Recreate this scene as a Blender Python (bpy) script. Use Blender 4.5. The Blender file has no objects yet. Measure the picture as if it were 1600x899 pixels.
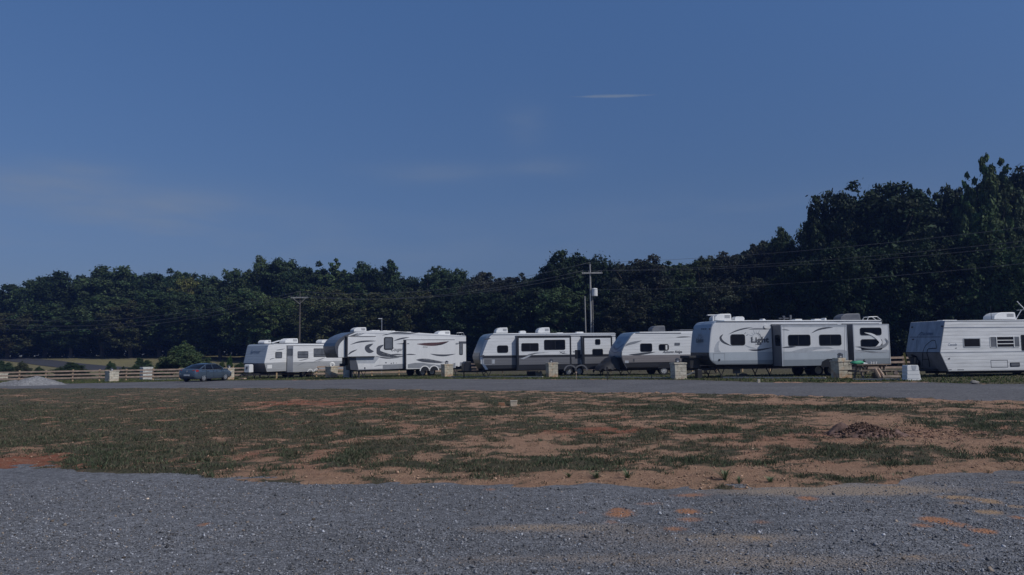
import bpy, bmesh, math, random
import numpy as np
from mathutils import Vector, Matrix
R = math.radians
random.seed(7); RNG = np.random.default_rng(11)
scene = bpy.context.scene
COL = scene.collection

# ------------------------------------------------------------------ survey of the place: camera and terrain
F = 1155.0; PITCH = R(4.87); ROLL = R(-0.68); CAM = np.array([0, 0, 1.65])
_cr, _sr = math.cos(ROLL), math.sin(ROLL)
def ray(px, py):
    v = np.array([(px-800)/F, -(py-449.5)/F, -1.0])
    v = np.array([_cr*v[0]-_sr*v[1], _sr*v[0]+_cr*v[1], v[2]])
    a = math.pi/2+PITCH; c, s = math.cos(a), math.sin(a)
    v = np.array([v[0], c*v[1]-s*v[2], s*v[1]+c*v[2]])
    return v/v[1]
def sstep(a, b, t):
    t = np.clip((t-a)/(b-a), 0, 1); return t*t*(3-2*t)
def gz(x, y):
    """height of the terrain: level lot, then a gentle fall to the far left, rising again beyond the fence"""
    x = np.asarray(x, float); y = np.asarray(y, float)
    base = -0.0125*np.maximum(0, y-26)*(1-sstep(82, 110, y)) + 0.006*np.clip(x, -80, 60)*sstep(14, 34, y)*(1-sstep(84, 150, y))
    low = -0.85*sstep(82, 110, y)
    rise = sstep(92, 152, y)*2.35
    return base + low + rise
def gp(px, py):
    r = ray(px, py); Y = 20.0
    for _ in range(80):
        z = float(gz(r[0]*Y, Y)); Yn = (z-1.65)/r[2] if r[2] < -1e-4 else 300
        Y = 0.7*Y+0.3*min(max(Yn, 3), 300)
    return r[0]*Y, Y, float(gz(r[0]*Y, Y))
def at(px, py, Y):
    return CAM+ray(px, py)*Y

# ------------------------------------------------------------------ value noise shared by the ground cover
_LAT = RNG.random((256, 256))
def vnoise(x, y):
    xi = np.floor(x).astype(int); yi = np.floor(y).astype(int)
    fx = x-xi; fy = y-yi; fx = fx*fx*(3-2*fx); fy = fy*fy*(3-2*fy)
    g = lambda a, b: _LAT[a & 255, b & 255]
    return (g(xi, yi)*(1-fx)+g(xi+1, yi)*fx)*(1-fy)+(g(xi, yi+1)*(1-fx)+g(xi+1, yi+1)*fx)*fy
def fbm(x, y, o=4):
    s = 0; a = .5; n = 0
    for k in range(o):
        s = s+a*vnoise(x*2**k+17.3*k, y*2**k+5.1*k); n += a; a *= .55
    return s/n

# ------------------------------------------------------------------ object helpers
def link(name, me, parent=None, mats=()):
    o = bpy.data.objects.new(name, me); COL.objects.link(o)
    for m in mats: me.materials.append(m)
    if parent: o.parent = parent
    return o
def empty(name, loc, rz=0):
    o = bpy.data.objects.new(name, None); COL.objects.link(o)
    o.location = loc; o.rotation_euler = (0, 0, rz); o.empty_display_size = .3
    return o
def tag(o, label=None, cat=None, group=None, kind=None):
    if label: o['label'] = label
    if cat: o['category'] = cat
    if group: o['group'] = group
    if kind: o['kind'] = kind
    return o
def np_mesh(name, V, Fc, attr=None, attrname='tint', smooth=False):
    """V (n,3), Fc (m,k) faces of k corners"""
    me = bpy.data.meshes.new(name); V = np.asarray(V, np.float32); Fc = np.asarray(Fc, np.int32)
    m, k = Fc.shape
    me.vertices.add(len(V)); me.vertices.foreach_set('co', V.ravel())
    me.loops.add(m*k); me.loops.foreach_set('vertex_index', Fc.ravel())
    me.polygons.add(m); me.polygons.foreach_set('loop_start', np.arange(m, dtype=np.int32)*k)
    me.update(calc_edges=True)
    if attr is not None:
        a = me.attributes.new(attrname, 'FLOAT_COLOR', 'POINT')
        c = np.ones((len(V), 4), np.float32); c[:, :attr.shape[1]] = attr
        a.data.foreach_set('color', c.ravel())
    if smooth: me.polygons.foreach_set('use_smooth', np.ones(m, bool))
    me.validate()
    return me

class MB:
    """collects boxes, prisms, tubes ... and links them as ONE mesh"""
    def __init__(s): s.v = []; s.f = []; s.m = []
    def add(s, vs, fs, mat=0):
        b = len(s.v); s.v += [tuple(map(float, p)) for p in vs]
        for i, f in enumerate(fs):
            s.f.append([b+k for k in f]); s.m.append(mat[i] if isinstance(mat, (list, tuple)) else mat)
        return s
    def box(s, x0, x1, y0, y1, z0, z1, mat=0):
        v = [(x, y, z) for x in (x0, x1) for y in (y0, y1) for z in (z0, z1)]
        return s.add(v, [(0, 1, 3, 2), (4, 6, 7, 5), (0, 4, 5, 1), (2, 3, 7, 6), (0, 2, 6, 4), (1, 5, 7, 3)], mat)
    def prism(s, poly, y0, y1, mat=0, edge=None):
        """poly of (x,z) spanned from y0 to y1; edge = material per side face"""
        n = len(poly)
        area = sum(poly[i][0]*poly[(i+1) % n][1]-poly[(i+1) % n][0]*poly[i][1] for i in range(n))
        if area < 0: poly = poly[::-1]; edge = [edge[(n-2-i) % n] for i in range(n)] if edge else None
        v = [(x, y0, z) for x, z in poly]+[(x, y1, z) for x, z in poly]
        f = [tuple(range(n)), tuple(range(2*n-1, n-1, -1))]+[(i, i+n, (i+1) % n+n, (i+1) % n) for i in range(n)]
        return s.add(v, f, [mat, mat]+(edge if edge else [mat]*n))
    def bar(s, a, b, w, h, mat=0):
        """square bar between two points"""
        a = Vector(a); b = Vector(b); d = (b-a).normalized()
        up = Vector((0, 0, 1)) if abs(d.z) < .95 else Vector((1, 0, 0))
        r = d.cross(up).normalized(); u = r.cross(d)
        v = [p+r*i*w/2+u*j*h/2 for p in (a, b) for i, j in ((-1, -1), (1, -1), (1, 1), (-1, 1))]
        return s.add(v, [(3, 2, 1, 0), (4, 5, 6, 7), (0, 1, 5, 4), (1, 2, 6, 5), (2, 3, 7, 6), (3, 0, 4, 7)], mat)
    def tube(s, pts, rad, n=8, mat=0):
        pts = [Vector(p) for p in pts]; rad = rad if isinstance(rad, (list, tuple)) else [rad]*len(pts)
        v = []; f = []
        for i, p in enumerate(pts):
            d = (pts[min(i+1, len(pts)-1)]-pts[max(i-1, 0)]).normalized()
            up = Vector((0, 0, 1)) if abs(d.z) < .9 else Vector((1, 0, 0))
            r = d.cross(up).normalized(); u = r.cross(d)
            v += [p+(r*math.cos(t)+u*math.sin(t))*rad[i] for t in [2*math.pi*k/n for k in range(n)]]
        for i in range(len(pts)-1):
            f += [(i*n+k, i*n+(k+1) % n, (i+1)*n+(k+1) % n, (i+1)*n+k) for k in range(n)]
        f += [tuple(range(n-1, -1, -1)), tuple((len(pts)-1)*n+k for k in range(n))]
        return s.add(v, f, mat)
    def lathe(s, prof, axis='z', c=(0, 0, 0), n=20, mat=0):
        """prof of (radius, height) turned about an axis"""
        v = []; f = []
        for r, h in prof:
            for k in range(n):
                t = 2*math.pi*k/n; a, b = r*math.cos(t), r*math.sin(t)
                p = {'z': (a, b, h), 'y': (a, h, b), 'x': (h, a, b)}[axis]
                v.append((p[0]+c[0], p[1]+c[1], p[2]+c[2]))
        for i in range(len(prof)-1):
            f += [(i*n+k, i*n+(k+1) % n, (i+1)*n+(k+1) % n, (i+1)*n+k) for k in range(n)]
        f += [tuple(range(n)), tuple((len(prof)-1)*n+k for k in range(n))]
        return s.add(v, f, mat)
    def sphere(s, c, r, n=10, m=7, sc=(1, 1, 1), mat=0):
        v = []; f = []
        for i in range(m+1):
            a = math.pi*i/m
            for k in range(n):
                t = 2*math.pi*k/n
                v.append((c[0]+r*sc[0]*math.sin(a)*math.cos(t), c[1]+r*sc[1]*math.sin(a)*math.sin(t), c[2]+r*sc[2]*math.cos(a)))
        for i in range(m): f += [(i*n+k, (i+1)*n+k, (i+1)*n+(k+1) % n, i*n+(k+1) % n) for k in range(n)]
        return s.add(v, f, mat)
    def build(s, name, mats, parent=None, bevel=0, seg=2, smooth=False, fix=True, angle=30):
        me = bpy.data.meshes.new(name); me.from_pydata(s.v, [], s.f)
        me.polygons.foreach_set('material_index', s.m)
        if fix:
            bm = bmesh.new(); bm.from_mesh(me); bmesh.ops.recalc_face_normals(bm, faces=bm.faces); bm.to_mesh(me); bm.free()
        if smooth: me.polygons.foreach_set('use_smooth', [True]*len(me.polygons))
        me.update()
        o = link(name, me, parent, mats if isinstance(mats, (list, tuple)) else [mats])
        if bevel:
            b = o.modifiers.new('edge', 'BEVEL'); b.width = bevel; b.segments = seg; b.limit_method = 'ANGLE'; b.angle_limit = R(angle)
        return o

# ------------------------------------------------------------------ materials
def nodes(name):
    m = bpy.data.materials.new(name); m.use_nodes = True
    nt = m.node_tree; b = nt.nodes['Principled BSDF']
    return m, nt, b
def N(nt, t, **kw):
    n = nt.nodes.new(t)
    for k, v in kw.items():
        if k.startswith('i_'): n.inputs[k[2:].replace('_', ' ')].default_value = v
        else: setattr(n, k, v)
    return n
def mixc(nt, fac, a, b, blend='MIX'):
    n = nt.nodes.new('ShaderNodeMix'); n.data_type = 'RGBA'; n.blend_type = blend
    for i, v in ((0, fac), (6, a), (7, b)):
        if isinstance(v, (int, float)): n.inputs[i].default_value = v
        elif isinstance(v, tuple): n.inputs[i].default_value = (*v[:3], 1)
        else: nt.links.new(v, n.inputs[i])
    return n.outputs[2]
def math_(nt, op, a, b=None, c=None, clamp=False):
    n = nt.nodes.new('ShaderNodeMath'); n.operation = op; n.use_clamp = clamp
    for i, v in enumerate((a, b, c)):
        if v is None: continue
        if isinstance(v, (int, float)): n.inputs[i].default_value = v
        else: nt.links.new(v, n.inputs[i])
    return n.outputs[0]
def noise(nt, vec, scale, detail=4, rough=.55):
    n = nt.nodes.new('ShaderNodeTexNoise'); n.inputs['Scale'].default_value = scale; n.inputs['Detail'].default_value = detail; n.inputs['Roughness'].default_value = rough
    if vec is not None: nt.links.new(vec, n.inputs['Vector'])
    return n.outputs[0]
def ramp(nt, fac, stops, const=False):
    n = nt.nodes.new('ShaderNodeValToRGB'); cr = n.color_ramp
    if const: cr.interpolation = 'CONSTANT'
    while len(cr.elements) < len(stops): cr.elements.new(.5)
    for e, (p, c) in zip(cr.elements, stops):
        e.position = p; e.color = (*c, 1) if isinstance(c, tuple) else (c, c, c, 1)
    nt.links.new(fac, n.inputs[0]); return n.outputs[0]
def bump(nt, b, h, strength=.3, dist=.02):
    n = nt.nodes.new('ShaderNodeBump'); n.inputs['Strength'].default_value = strength; n.inputs['Distance'].default_value = dist
    nt.links.new(h, n.inputs['Height']); nt.links.new(n.outputs[0], b.inputs['Normal'])
def obco(nt, scale=None):
    t = nt.nodes.new('ShaderNodeTexCoord'); o = t.outputs['Object']
    if scale:
        m = nt.nodes.new('ShaderNodeMapping'); m.inputs['Scale'].default_value = scale; nt.links.new(o, m.inputs[0]); o = m.outputs[0]
    return o
def pbr(name, col, rough=.6, metal=0, var=.12, nscale=3.0, bmp=0, bscale=40, spec=None):
    m, nt, b = nodes(name); co = obco(nt)
    f = noise(nt, co, nscale, 5)
    lo = tuple(c*(1-var) for c in col); hi = tuple(min(1, c*(1+var)) for c in col)
    c = ramp(nt, f, [(.3, lo), (.7, hi)])
    nt.links.new(c, b.inputs['Base Color']); b.inputs['Roughness'].default_value = rough; b.inputs['Metallic'].default_value = metal
    if spec is not None: b.inputs['Specular IOR Level'].default_value = spec
    if bmp: bump(nt, b, noise(nt, co, bscale, 3), bmp, .01)
    return m
def siding(name, stops, groove=0.0, rough=.38, grime=.10, gc=.78):
    """painted trailer wall: colour bands by height (metres), optional corrugation every groove metres, faint streaks of dirt"""
    m, nt, b = nodes(name); co = obco(nt)
    sp = N(nt, 'ShaderNodeSeparateXYZ'); nt.links.new(co, sp.inputs[0]); z = sp.outputs[2]
    if len(stops) == 1: c = ramp(nt, math_(nt, 'MULTIPLY', z, .25), [(0, stops[0][1]), (1, stops[0][1])])
    else: c = ramp(nt, math_(nt, 'MULTIPLY', z, .25), [(a/4, k) for a, k in stops], True)
    st = noise(nt, obco(nt, (.35, .35, 3.0) if groove else (1.2, 1.2, .5)), 2.0, 6, .7)
    c = mixc(nt, 1.0, c, ramp(nt, st, [(.3, 1-grime*1.6), (.6, 1.0)]), 'MULTIPLY')
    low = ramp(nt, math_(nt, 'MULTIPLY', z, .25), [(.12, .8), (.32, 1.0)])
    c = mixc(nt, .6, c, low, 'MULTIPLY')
    if groove:
        fr = math_(nt, 'FRACT', math_(nt, 'DIVIDE', z, groove))
        g = ramp(nt, fr, [(0, .0), (.12, .5), (.25, 1.0), (.8, .95), (1, 0.0)])
        vz = noise(nt, obco(nt, (.15, .15, 6)), 3, 3)
        c = mixc(nt, .55, c, ramp(nt, g, [(0, gc), (.5, 1.0)]), 'MULTIPLY')
        c = mixc(nt, .5, c, ramp(nt, vz, [(.35, .90), (.6, 1.0)]), 'MULTIPLY')
        bump(nt, b, g, .3, .01)
    nt.links.new(c, b.inputs['Base Color']); b.inputs['Roughness'].default_value = rough
    return m
M = {}
WHITE = (.80, .80, .80)
M['white'] = pbr('white_gelcoat', WHITE, .35, var=.04, nscale=2)
M['roofwhite'] = pbr('white_roof_membrane', (.70, .70, .69), .6, var=.08)
M['plastic_white'] = pbr('white_plastic', (.74, .74, .73), .45, var=.05)
M['plastic_grey'] = pbr('grey_plastic', (.12, .125, .14), .5)
M['black'] = pbr('black_trim', (.012, .013, .016), .45)
M['rubber'] = pbr('tyre_rubber', (.018, .018, .019), .85, bmp=.3)
M['chassis'] = pbr('chassis_paint', (.014, .014, .016), .6)
M['steel'] = pbr('galvanised_steel', (.45, .46, .48), .42, .7)
M['rim'] = pbr('alloy_rim', (.50, .51, .53), .35, .5)
M['rim_white'] = pbr('painted_steel_rim', (.55, .55, .55), .45, .1)
M['glass'] = pbr('tinted_window_glass', (.007, .009, .014), .10, var=.3, spec=.22)
M['glass_blind'] = pbr('window_glass_with_blinds', (.13, .14, .16), .2, var=.25, nscale=1.5)
M['slide_end'] = pbr('grey_slide_end', (.17, .175, .19), .5, var=.06)
M['slide_end_light'] = pbr('light_grey_slide_end', (.56, .56, .57), .5, var=.06)
M['slide_seal'] = pbr('slide_seal', (.03, .032, .04), .6)
M['graphic'] = pbr('charcoal_graphic', (.07, .075, .09), .4)
M['graphic_mid'] = pbr('grey_graphic', (.24, .25, .27), .4)
M['graphic_light'] = pbr('light_grey_graphic', (.42, .44, .47), .4)
M['graphic_red'] = pbr('brown_red_graphic', (.10, .05, .05), .4)
M['graphic_blue'] = pbr('blue_graphic', (.10, .14, .22), .4)
M['lamp_amber'] = pbr('amber_marker_lens', (.5, .12, .02), .3)
M['lamp_red'] = pbr('red_lens', (.30, .02, .02), .25)
M['wood_new'] = pbr('treated_pine', (.55, .38, .21), .8, var=.25, nscale=6, bmp=.3)
M['wood_rail'] = pbr('fence_rail_pine', (.47, .34, .25), .8, var=.25, nscale=4, bmp=.3)
M['wood_old'] = pbr('weathered_pine', (.22, .17, .13), .85, var=.3, nscale=5, bmp=.3)
M['wood_pole'] = pbr('creosote_pole', (.10, .085, .075), .85, var=.3, nscale=4, bmp=.3)
M['wood_pole_light'] = pbr('weathered_grey_pole', (.34, .33, .32), .8, var=.2, nscale=4, bmp=.3)
M['concrete'] = pbr('concrete', (.42, .41, .39), .9, var=.2, nscale=4, bmp=.3)
M['rock'] = pbr('pale_rock', (.26, .24, .22), .9, var=.3, nscale=5, bmp=.5)
M['cable'] = pbr('cable', (.16, .16, .17), .5)
M['green_bag'] = pbr('green_plastic_bag', (.06, .34, .18), .4, var=.25)
M['cardboard'] = pbr('cardboard', (.38, .26, .15), .85, var=.2)
M['lantern'] = pbr('lantern_metal', (.06, .065, .08), .5, .3)
M['lantern_glass'] = pbr('frosted_lantern_glass', (.45, .46, .48), .25)
SUN_E, SUN_C, SKY_S, EXPO, SAT = 4.3, (1.0, .975, .95), .10, -.79, .95
CLOUD, CLOUD2 = (3.6, 4.3, 5.2), (3.1, 3.9, 5.4)
TINT_HAZE = .00045
# ------------------------------------------------------------------ trailers
def spline(pts, n=10):
    P = [np.array(p, float) for p in pts]; P = [2*P[0]-P[1]]+P+[2*P[-1]-P[-2]]; out = []
    for i in range(1, len(P)-2):
        for k in range(n):
            t = k/n
            out.append(.5*((2*P[i])+(P[i+1]-P[i-1])*t+(2*P[i-1]-5*P[i]+4*P[i+1]-P[i+2])*t*t+(-P[i-1]+3*P[i]-3*P[i+1]+P[i+2])*t**3))
    out.append(P[-2]); return out
def rrect(x0, z0, x1, z1, r, k=4):
    if x0 > x1: x0, x1 = x1, x0
    if z0 > z1: z0, z1 = z1, z0
    r = min(r, (x1-x0)/2.01, (z1-z0)/2.01); p = []
    for cx, cz, a0 in ((x1-r, z1-r, 0), (x0+r, z1-r, 90), (x0+r, z0+r, 180), (x1-r, z0+r, 270)):
        for i in range(k+1):
            a = R(a0+90*i/k); p.append((cx+r*math.cos(a), cz+r*math.sin(a)))
    return p

class Trailer:
    W = 2.44
    def __init__(s, name, px, Y, deg, label, cat='trailer', base_py=560):
        s.th = R(deg); x = ray(px, base_py)[0]*Y; s.O = np.array([x, Y, float(gz(x, Y))])
        s.root = tag(empty(name, tuple(s.O), s.th), label, cat, 'trailers parked in a row along the gravel road')
        s.n = np.array([math.sin(s.th), -math.cos(s.th), 0]); s.u = np.array([math.cos(s.th), math.sin(s.th), 0])
    def S(s, px, py, off=0):
        """point of the near side wall (moved out by off) -> local (x, z)"""
        o = s.O+s.n*off; r = ray(px, py); t = ((o-CAM)@s.n)/(r@s.n); P = CAM+r*t
        return float((P-s.O)@s.u), float(P[2]-s.O[2])
    def E(s, px, py, x):
        """point on the plane local x = const -> local (y, z)"""
        o = s.O+s.u*x; r = ray(px, py); t = ((o-CAM)@s.u)/(r@s.u); P = CAM+r*t
        return float(-(P-s.O)@s.n), float(P[2]-s.O[2])
    def front(s, px, py):
        """point on the sloping front -> local (x, y, z)"""
        x = 0
        for _ in range(12):
            y, z = s.E(px, py, x); x = float(np.interp(z, [p[1] for p in s.fr], [p[0] for p in s.fr]))
        return x, y, z
    def body(s, front, rest, side, cap, roof=None, bevel=.05):
        """front: side-profile points from the roof down (x,z); rest: rear bottom, rear top (x,z)"""
        s.fr = sorted(front, key=lambda p: p[1]); s.side = side
        poly = front+rest; n = len(poly)
        em = [1]*(len(front)-1)+[3]+[0]*(len(rest)-2)+[0, 2] if len(rest) >= 2 else None
        mb = MB(); mb.prism(poly, 0, s.W, 0, em[:n])
        s.b = mb.build('body', [side, cap, roof or M['roofwhite'], M['chassis']], s.root, bevel, 3, angle=35)
        s.L = max(p[0] for p in poly); return s.b
    def win(s, px0, py0, px1, py1, off=0, parent=None, r=.10, glass='glass', bars=(), frame='black', fw=.045, split=None, proud=.02):
        x0, z0 = s.S(px0, py1, off); x1, z1 = s.S(px1, py0, off); par = parent or s.root
        f = MB(); f.prism(rrect(x0, z0, x1, z1, r), -off-proud, -off+.01)
        inner = rrect(x0+fw, z0+fw, x1-fw, z1-fw, max(.02, r-fw)); barm = MB(); pr = -off-proud
        if split: xs = x0+(x1-x0)*split; barm.box(xs-.02, xs+.02, pr-.012, pr-.0035, z0+fw, z1-fw)
        for t in bars: zz = z0+(z1-z0)*t; barm.box(x0+fw, x1-fw, pr-.013, pr-.0035, zz-.02, zz+.02)
        if parent is None:
            fo = f.build('window', M[frame], par)
            g = MB().prism(inner, pr-.003, pr+.004).build('pane', M[glass], fo)
            if barm.v: barm.build('window_bar', M[frame], fo)
        else:
            f.prism(inner, pr-.003, pr+.004, 1)
            k = len(f.m); f.v2 = None
            b0 = len(f.v); f.v += barm.v; f.f += [[q+b0 for q in ff] for ff in barm.f]; f.m += [0]*len(barm.f)
            fo = f.build('window', [M[frame], M[glass]], par)
        return fo
    def end_win(s, px0, py0, px1, py1, x, parent, r=.07, proud=.015, glass='glass'):
        y0, z1 = s.E(px0, py0, x); y1, z0 = s.E(px1, py1, x)
        pts = rrect(min(y0, y1), z0, max(y0, y1), z1, r); v = [(x-proud, y, z) for y, z in pts]+[(x+.01, y, z) for y, z in pts]; n = len(pts)
        f = [tuple(range(n)), tuple(range(2*n-1, n-1, -1))]+[(i, i+n, (i+1) % n+n, (i+1) % n) for i in range(n)]
        return MB().add(v, f).build('window', M[glass], parent)
    def slide(s, pxl, pyt, pxr, pyb, depth, side, endmat='slide_end', into=.15, trim='slide_seal', trimw=.05, floor=True):
        """room slide-out: box standing proud of the near wall; px/py of its outer face"""
        x0, z1 = s.S(pxl, pyt, depth); x1, _ = s.S(pxr, pyt, depth); _, z0 = s.S((pxl+pxr)/2, pyb, depth)
        mb = MB().box(x0, x1, -depth, into, z0, z1, [1, 1, 0, 0, 3, 2])
        # box face order: x0, x1, y0, y1, z0, z1
        o = mb.build('slide_room', [side, M[endmat], M['roofwhite'], M['chassis']], s.root, .02, 2)
        t = MB()
        if trimw:
            t.box(x0-.012, x0+trimw, -depth-.012, -depth+.02, z0+.01, z1); t.box(x1-trimw, x1+.012, -depth-.012, -depth+.02, z0+.01, z1)
            t.box(x0+trimw, x1-trimw, -depth-.012, -depth+.02, z1-trimw, z1+.006)
            t.build('slide_trim', M[trim], o)
        f = MB().box(x0-.035, x0-.013, -.05, .02, z0-.05, z1+.06).box(x0-.06, x1+.06, -.06, .02, z1+.022, z1+.07)
        f.build('seal_flange', M['slide_seal'], o)
        return o, x0, x1, z0, z1
    def swoosh(s, mb, pts, w, off=0, mat=0, taper=(1, 1), lift=.004, n=10):
        """tapered curved graphic laid on the wall; pts in photo px"""
        P = spline([s.S(a, b, off) for a, b in pts], n); m = len(P); L = []; Rr = []
        for i, p in enumerate(P):
            d = P[min(i+1, m-1)]-P[max(i-1, 0)]; d = d/(np.linalg.norm(d)+1e-9); nn = np.array([-d[1], d[0]]); t = i/(m-1)
            k = w/2*min(1, max(.04, (math.sin(math.pi*t)**.8 if taper == (1, 1) else (t if taper[0] else 1)*(1-t if taper[1] else 1)*(1 if taper != (1, 1) else 1))))
            L.append(p+nn*k); Rr.append(p-nn*k)
        v = [(q[0], -off-lift, q[1]) for q in L+Rr]
        mb.add(v, [(i, i+1, m+i+1, m+i) for i in range(m-1)], mat)
    def patch(s, mb, pts, off=0, mat=0, lift=.004):
        P = [s.S(a, b, off) for a, b in pts]
        mb.prism([tuple(p) for p in P], -off-lift, -off+.001, mat)
    def text(s, body, px, py, h, w=None, off=0, mat='graphic', shear=0, lift=.006, parent=None, bold=0, name='lettering'):
        """h: capital height in metres, w: total width in metres, px/py: lower left corner"""
        me = text_mesh(body, shear, bold); x, z = s.S(px, py, off)
        co = np.array([v.co[:] for v in me.vertices]); mn = co.min(0); mx = co.max(0)
        kz = h/(mx[1]-mn[1]); kx = (w/(mx[0]-mn[0])) if w else kz
        for v in me.vertices:
            v.co = (x+(v.co[0]-mn[0])*kx, -off-lift, z+(v.co[1]-mn[1])*kz)
        return link(name, me, parent or s.root, [M[mat]])
    def front_text(s, body, px, py, h, w, mat='graphic', shear=0, bold=0):
        me = text_mesh(body, shear, bold); x, y, z = s.front(px, py)
        co = np.array([v.co[:] for v in me.vertices]); mn = co.min(0); mx = co.max(0)
        kz = h/(mx[1]-mn[1]); kx = w/(mx[0]-mn[0])
        for v in me.vertices:
            zz = z+(v.co[1]-mn[1])*kz; xx = float(np.interp(zz, [p[1] for p in s.fr], [p[0] for p in s.fr]))
            v.co = (xx-.03, y-(v.co[0]-mn[0])*kx, zz)
        return link('lettering', me, s.root, [M[mat]])
    def front_line(s, mb, pts, w=.03, mat=0, n=6, lift=.012):
        P = spline([s.front(a, b)[1:] for a, b in pts], n); m = len(P); v = []
        fx = lambda z: float(np.interp(z, [p[1] for p in s.fr], [p[0] for p in s.fr]))-lift
        for i, p in enumerate(P):
            d = P[min(i+1, m-1)]-P[max(i-1, 0)]; d = d/(np.linalg.norm(d)+1e-9); nn = np.array([-d[1], d[0]])*w/2
            v += [(fx(p[1]+nn[1]), p[0]+nn[0], p[1]+nn[1]), (fx(p[1]-nn[1]), p[0]-nn[0], p[1]-nn[1])]
        mb.add(v, [(2*i, 2*i+1, 2*i+3, 2*i+2) for i in range(m-1)], mat)
    def rect_line(s, mb, px0, py0, px1, py1, w=.025, off=0, mat=0, lift=.004):
        x0, z1 = s.S(px0, py0, off); x1, z0 = s.S(px1, py1, off); y0, y1 = -off-lift, -off+.002
        mb.box(x0, x1, y0, y1, z1-w, z1, mat).box(x0, x1, y0, y1, z0, z0+w, mat).box(x0, x0+w, y0, y1, z0+w, z1-w, mat).box(x1-w, x1, y0, y1, z0+w, z1-w, mat)
    def wheels(s, xs, r=.36, rim='rim', arch=True, y=.06, archmat='black', spokes=8):
        for side in (0, 1):
            for x in xs:
                yc = y if side == 0 else s.W-y; sg = -1 if side == 0 else 1
                c = (x, yc, r)
                t = MB().lathe([(r*.62, -sg*.22), (r*.93, -sg*.24), (r, -sg*.19), (r, -sg*.03), (r*.93, sg*.01), (r*.60, sg*.0), (r*.58, -sg*.05)], 'y', c, 24)
                to = t.build('wheel', M['rubber'], s.root, smooth=False)
                q = MB().lathe([(r*.60, -sg*.02), (r*.60, sg*.008), (r*.52, sg*.008), (r*.50, -sg*.04), (r*.2, -sg*.03), (r*.18, sg*.01), (.001, sg*.012)], 'y', c, 24)
                for k in range(spokes):
                    a = 2*math.pi*k/spokes
                    q.bar((c[0]+r*.15*math.cos(a), yc-sg*.0, c[2]+r*.15*math.sin(a)), (c[0]+r*.55*math.cos(a), yc-sg*.0, c[2]+r*.55*math.sin(a)), .05, .03)
                q.build('rim', M[rim], to)
                if side == 0:
                    d = MB().lathe([(r*.50, 0), (r*.50, .004), (.001, .004)], 'y', (x, yc+.03, r), 20).build('brake_drum', M['chassis'], to)
        ax = MB()
        for x in xs: ax.tube([(x, .3, r), (x, s.W-.3, r)], .045, 6)
        ax.build('axle', M['chassis'], s.root)
    def chassis(s, zb, x0=.3, tongue=1.25, jacks=(.7, -0.6), zt=None, jy=(.35, 2.0)):
        zt = zt or max(.42, zb-.16); f = MB()
        for y in (.45, s.W-.55): f.box(x0, s.L-.1, y, y+.08, zb-.16, zb+.02)
        for x in np.arange(x0+.4, s.L-.3, 1.6): f.box(x, x+.06, .53, s.W-.55, zb-.1, zb-.02)
        if tongue:
            f.bar((x0+.3, .5, zt), (-tongue, s.W/2-.05, zt), .07, .12); f.bar((x0+.3, s.W-.5, zt), (-tongue, s.W/2+.05, zt), .07, .12)
            f.box(-tongue-.25, -tongue+.1, s.W/2-.07, s.W/2+.07, zt-.04, zt+.08)
        f.build('chassis_frame', M['chassis'], s.root)
        if tongue:
            j = MB().tube([(-tongue+.25, s.W/2, .06), (-tongue+.25, s.W/2, zt+.55)], .045, 8).box(-tongue+.13, -tongue+.37, s.W/2-.12, s.W/2+.12, 0, .06).box(-tongue+.19, -tongue+.31, s.W/2-.06, s.W/2+.06, zt+.45, zt+.68)
            j.build('tongue_jack', M['chassis'], s.root)
        for x in jacks:
            X = x if x > 0 else s.L+x
            for y in jy:
                k = MB().bar((X-.25, y, zb), (X+.08, y, .07), .05, .05).bar((X+.3, y, zb), (X, y, .07), .04, .04).box(X-.12, X+.2, y-.13, y+.13, 0, .06)
                k.build('stabiliser_jack', M['chassis'], s.root)
    def ac(s, px0, px1, pyt, pyb, mat='plastic_white', y=1.0, name='air_conditioner'):
        """roof air conditioner; placed on the roof's centre line"""
        x0, z0 = s.S(px0, pyb, -.85); x1, z1 = s.S(px1, pyt, -.85); L = x1-x0; H = z1-z0
        prof = [(x0, z0), (x0+.02*L, z0+.45*H), (x0+.16*L, z0+.8*H), (x0+.34*L, z0+.97*H), (x0+.9*L, z1), (x0+.97*L, z0+.93*H), (x1, z0+.08*H), (x1, z0)]
        o = MB().prism(prof, .85, 1.6).build(name, M[mat], s.root, .035, 2)
        v = MB()
        for k in range(4): v.box(x0+.58*L, x0+.9*L, .842, .846, z0+(.35+.12*k)*H, z0+(.40+.12*k)*H)
        v.box(x0+.05*L, x1-.05*L, .86, 1.58, z0-.07, z0-.001)
        v.build('vent_grille', M['plastic_grey'], o); return o
    def dome(s, px, w=.4, h=.12, zr=None, y=1.3, mat='plastic_white', name='roof_vent'):
        x, z = s.S(px, 520, -y); z = zr if zr is not None else s.ztop(x)
        prof = rrect(x-w/2, z-.03, x+w/2, z+h, h*.7)
        return MB().prism(prof, y-.2, y+.2).build(name, M[mat], s.root, .02, 2)
    def ztop(s, x): return float(np.interp(x, [p[0] for p in s.rf], [p[1] for p in s.rf]))
def text_mesh(body, shear=0, bold=0):
    c = bpy.data.curves.new('lettering', 'FONT'); c.body = body; c.size = 1; c.shear = shear; c.offset = bold; c.resolution_u = 3
    o = bpy.data.objects.new('lettering_tmp', c); COL.objects.link(o)
    dg = bpy.context.evaluated_depsgraph_get(); me = bpy.data.meshes.new_from_object(o.evaluated_get(dg))
    me.materials.clear(); bpy.data.objects.remove(o); bpy.data.curves.remove(c); return me

def white_bands(name, zg, groove=0, grey=(.26, .27, .29), dark=None, zd=0):
    st = [(0, dark if dark else grey)]
    if dark: st.append((zd, grey))
    st.append((zg, WHITE)); return siding(name, st, groove)

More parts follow.
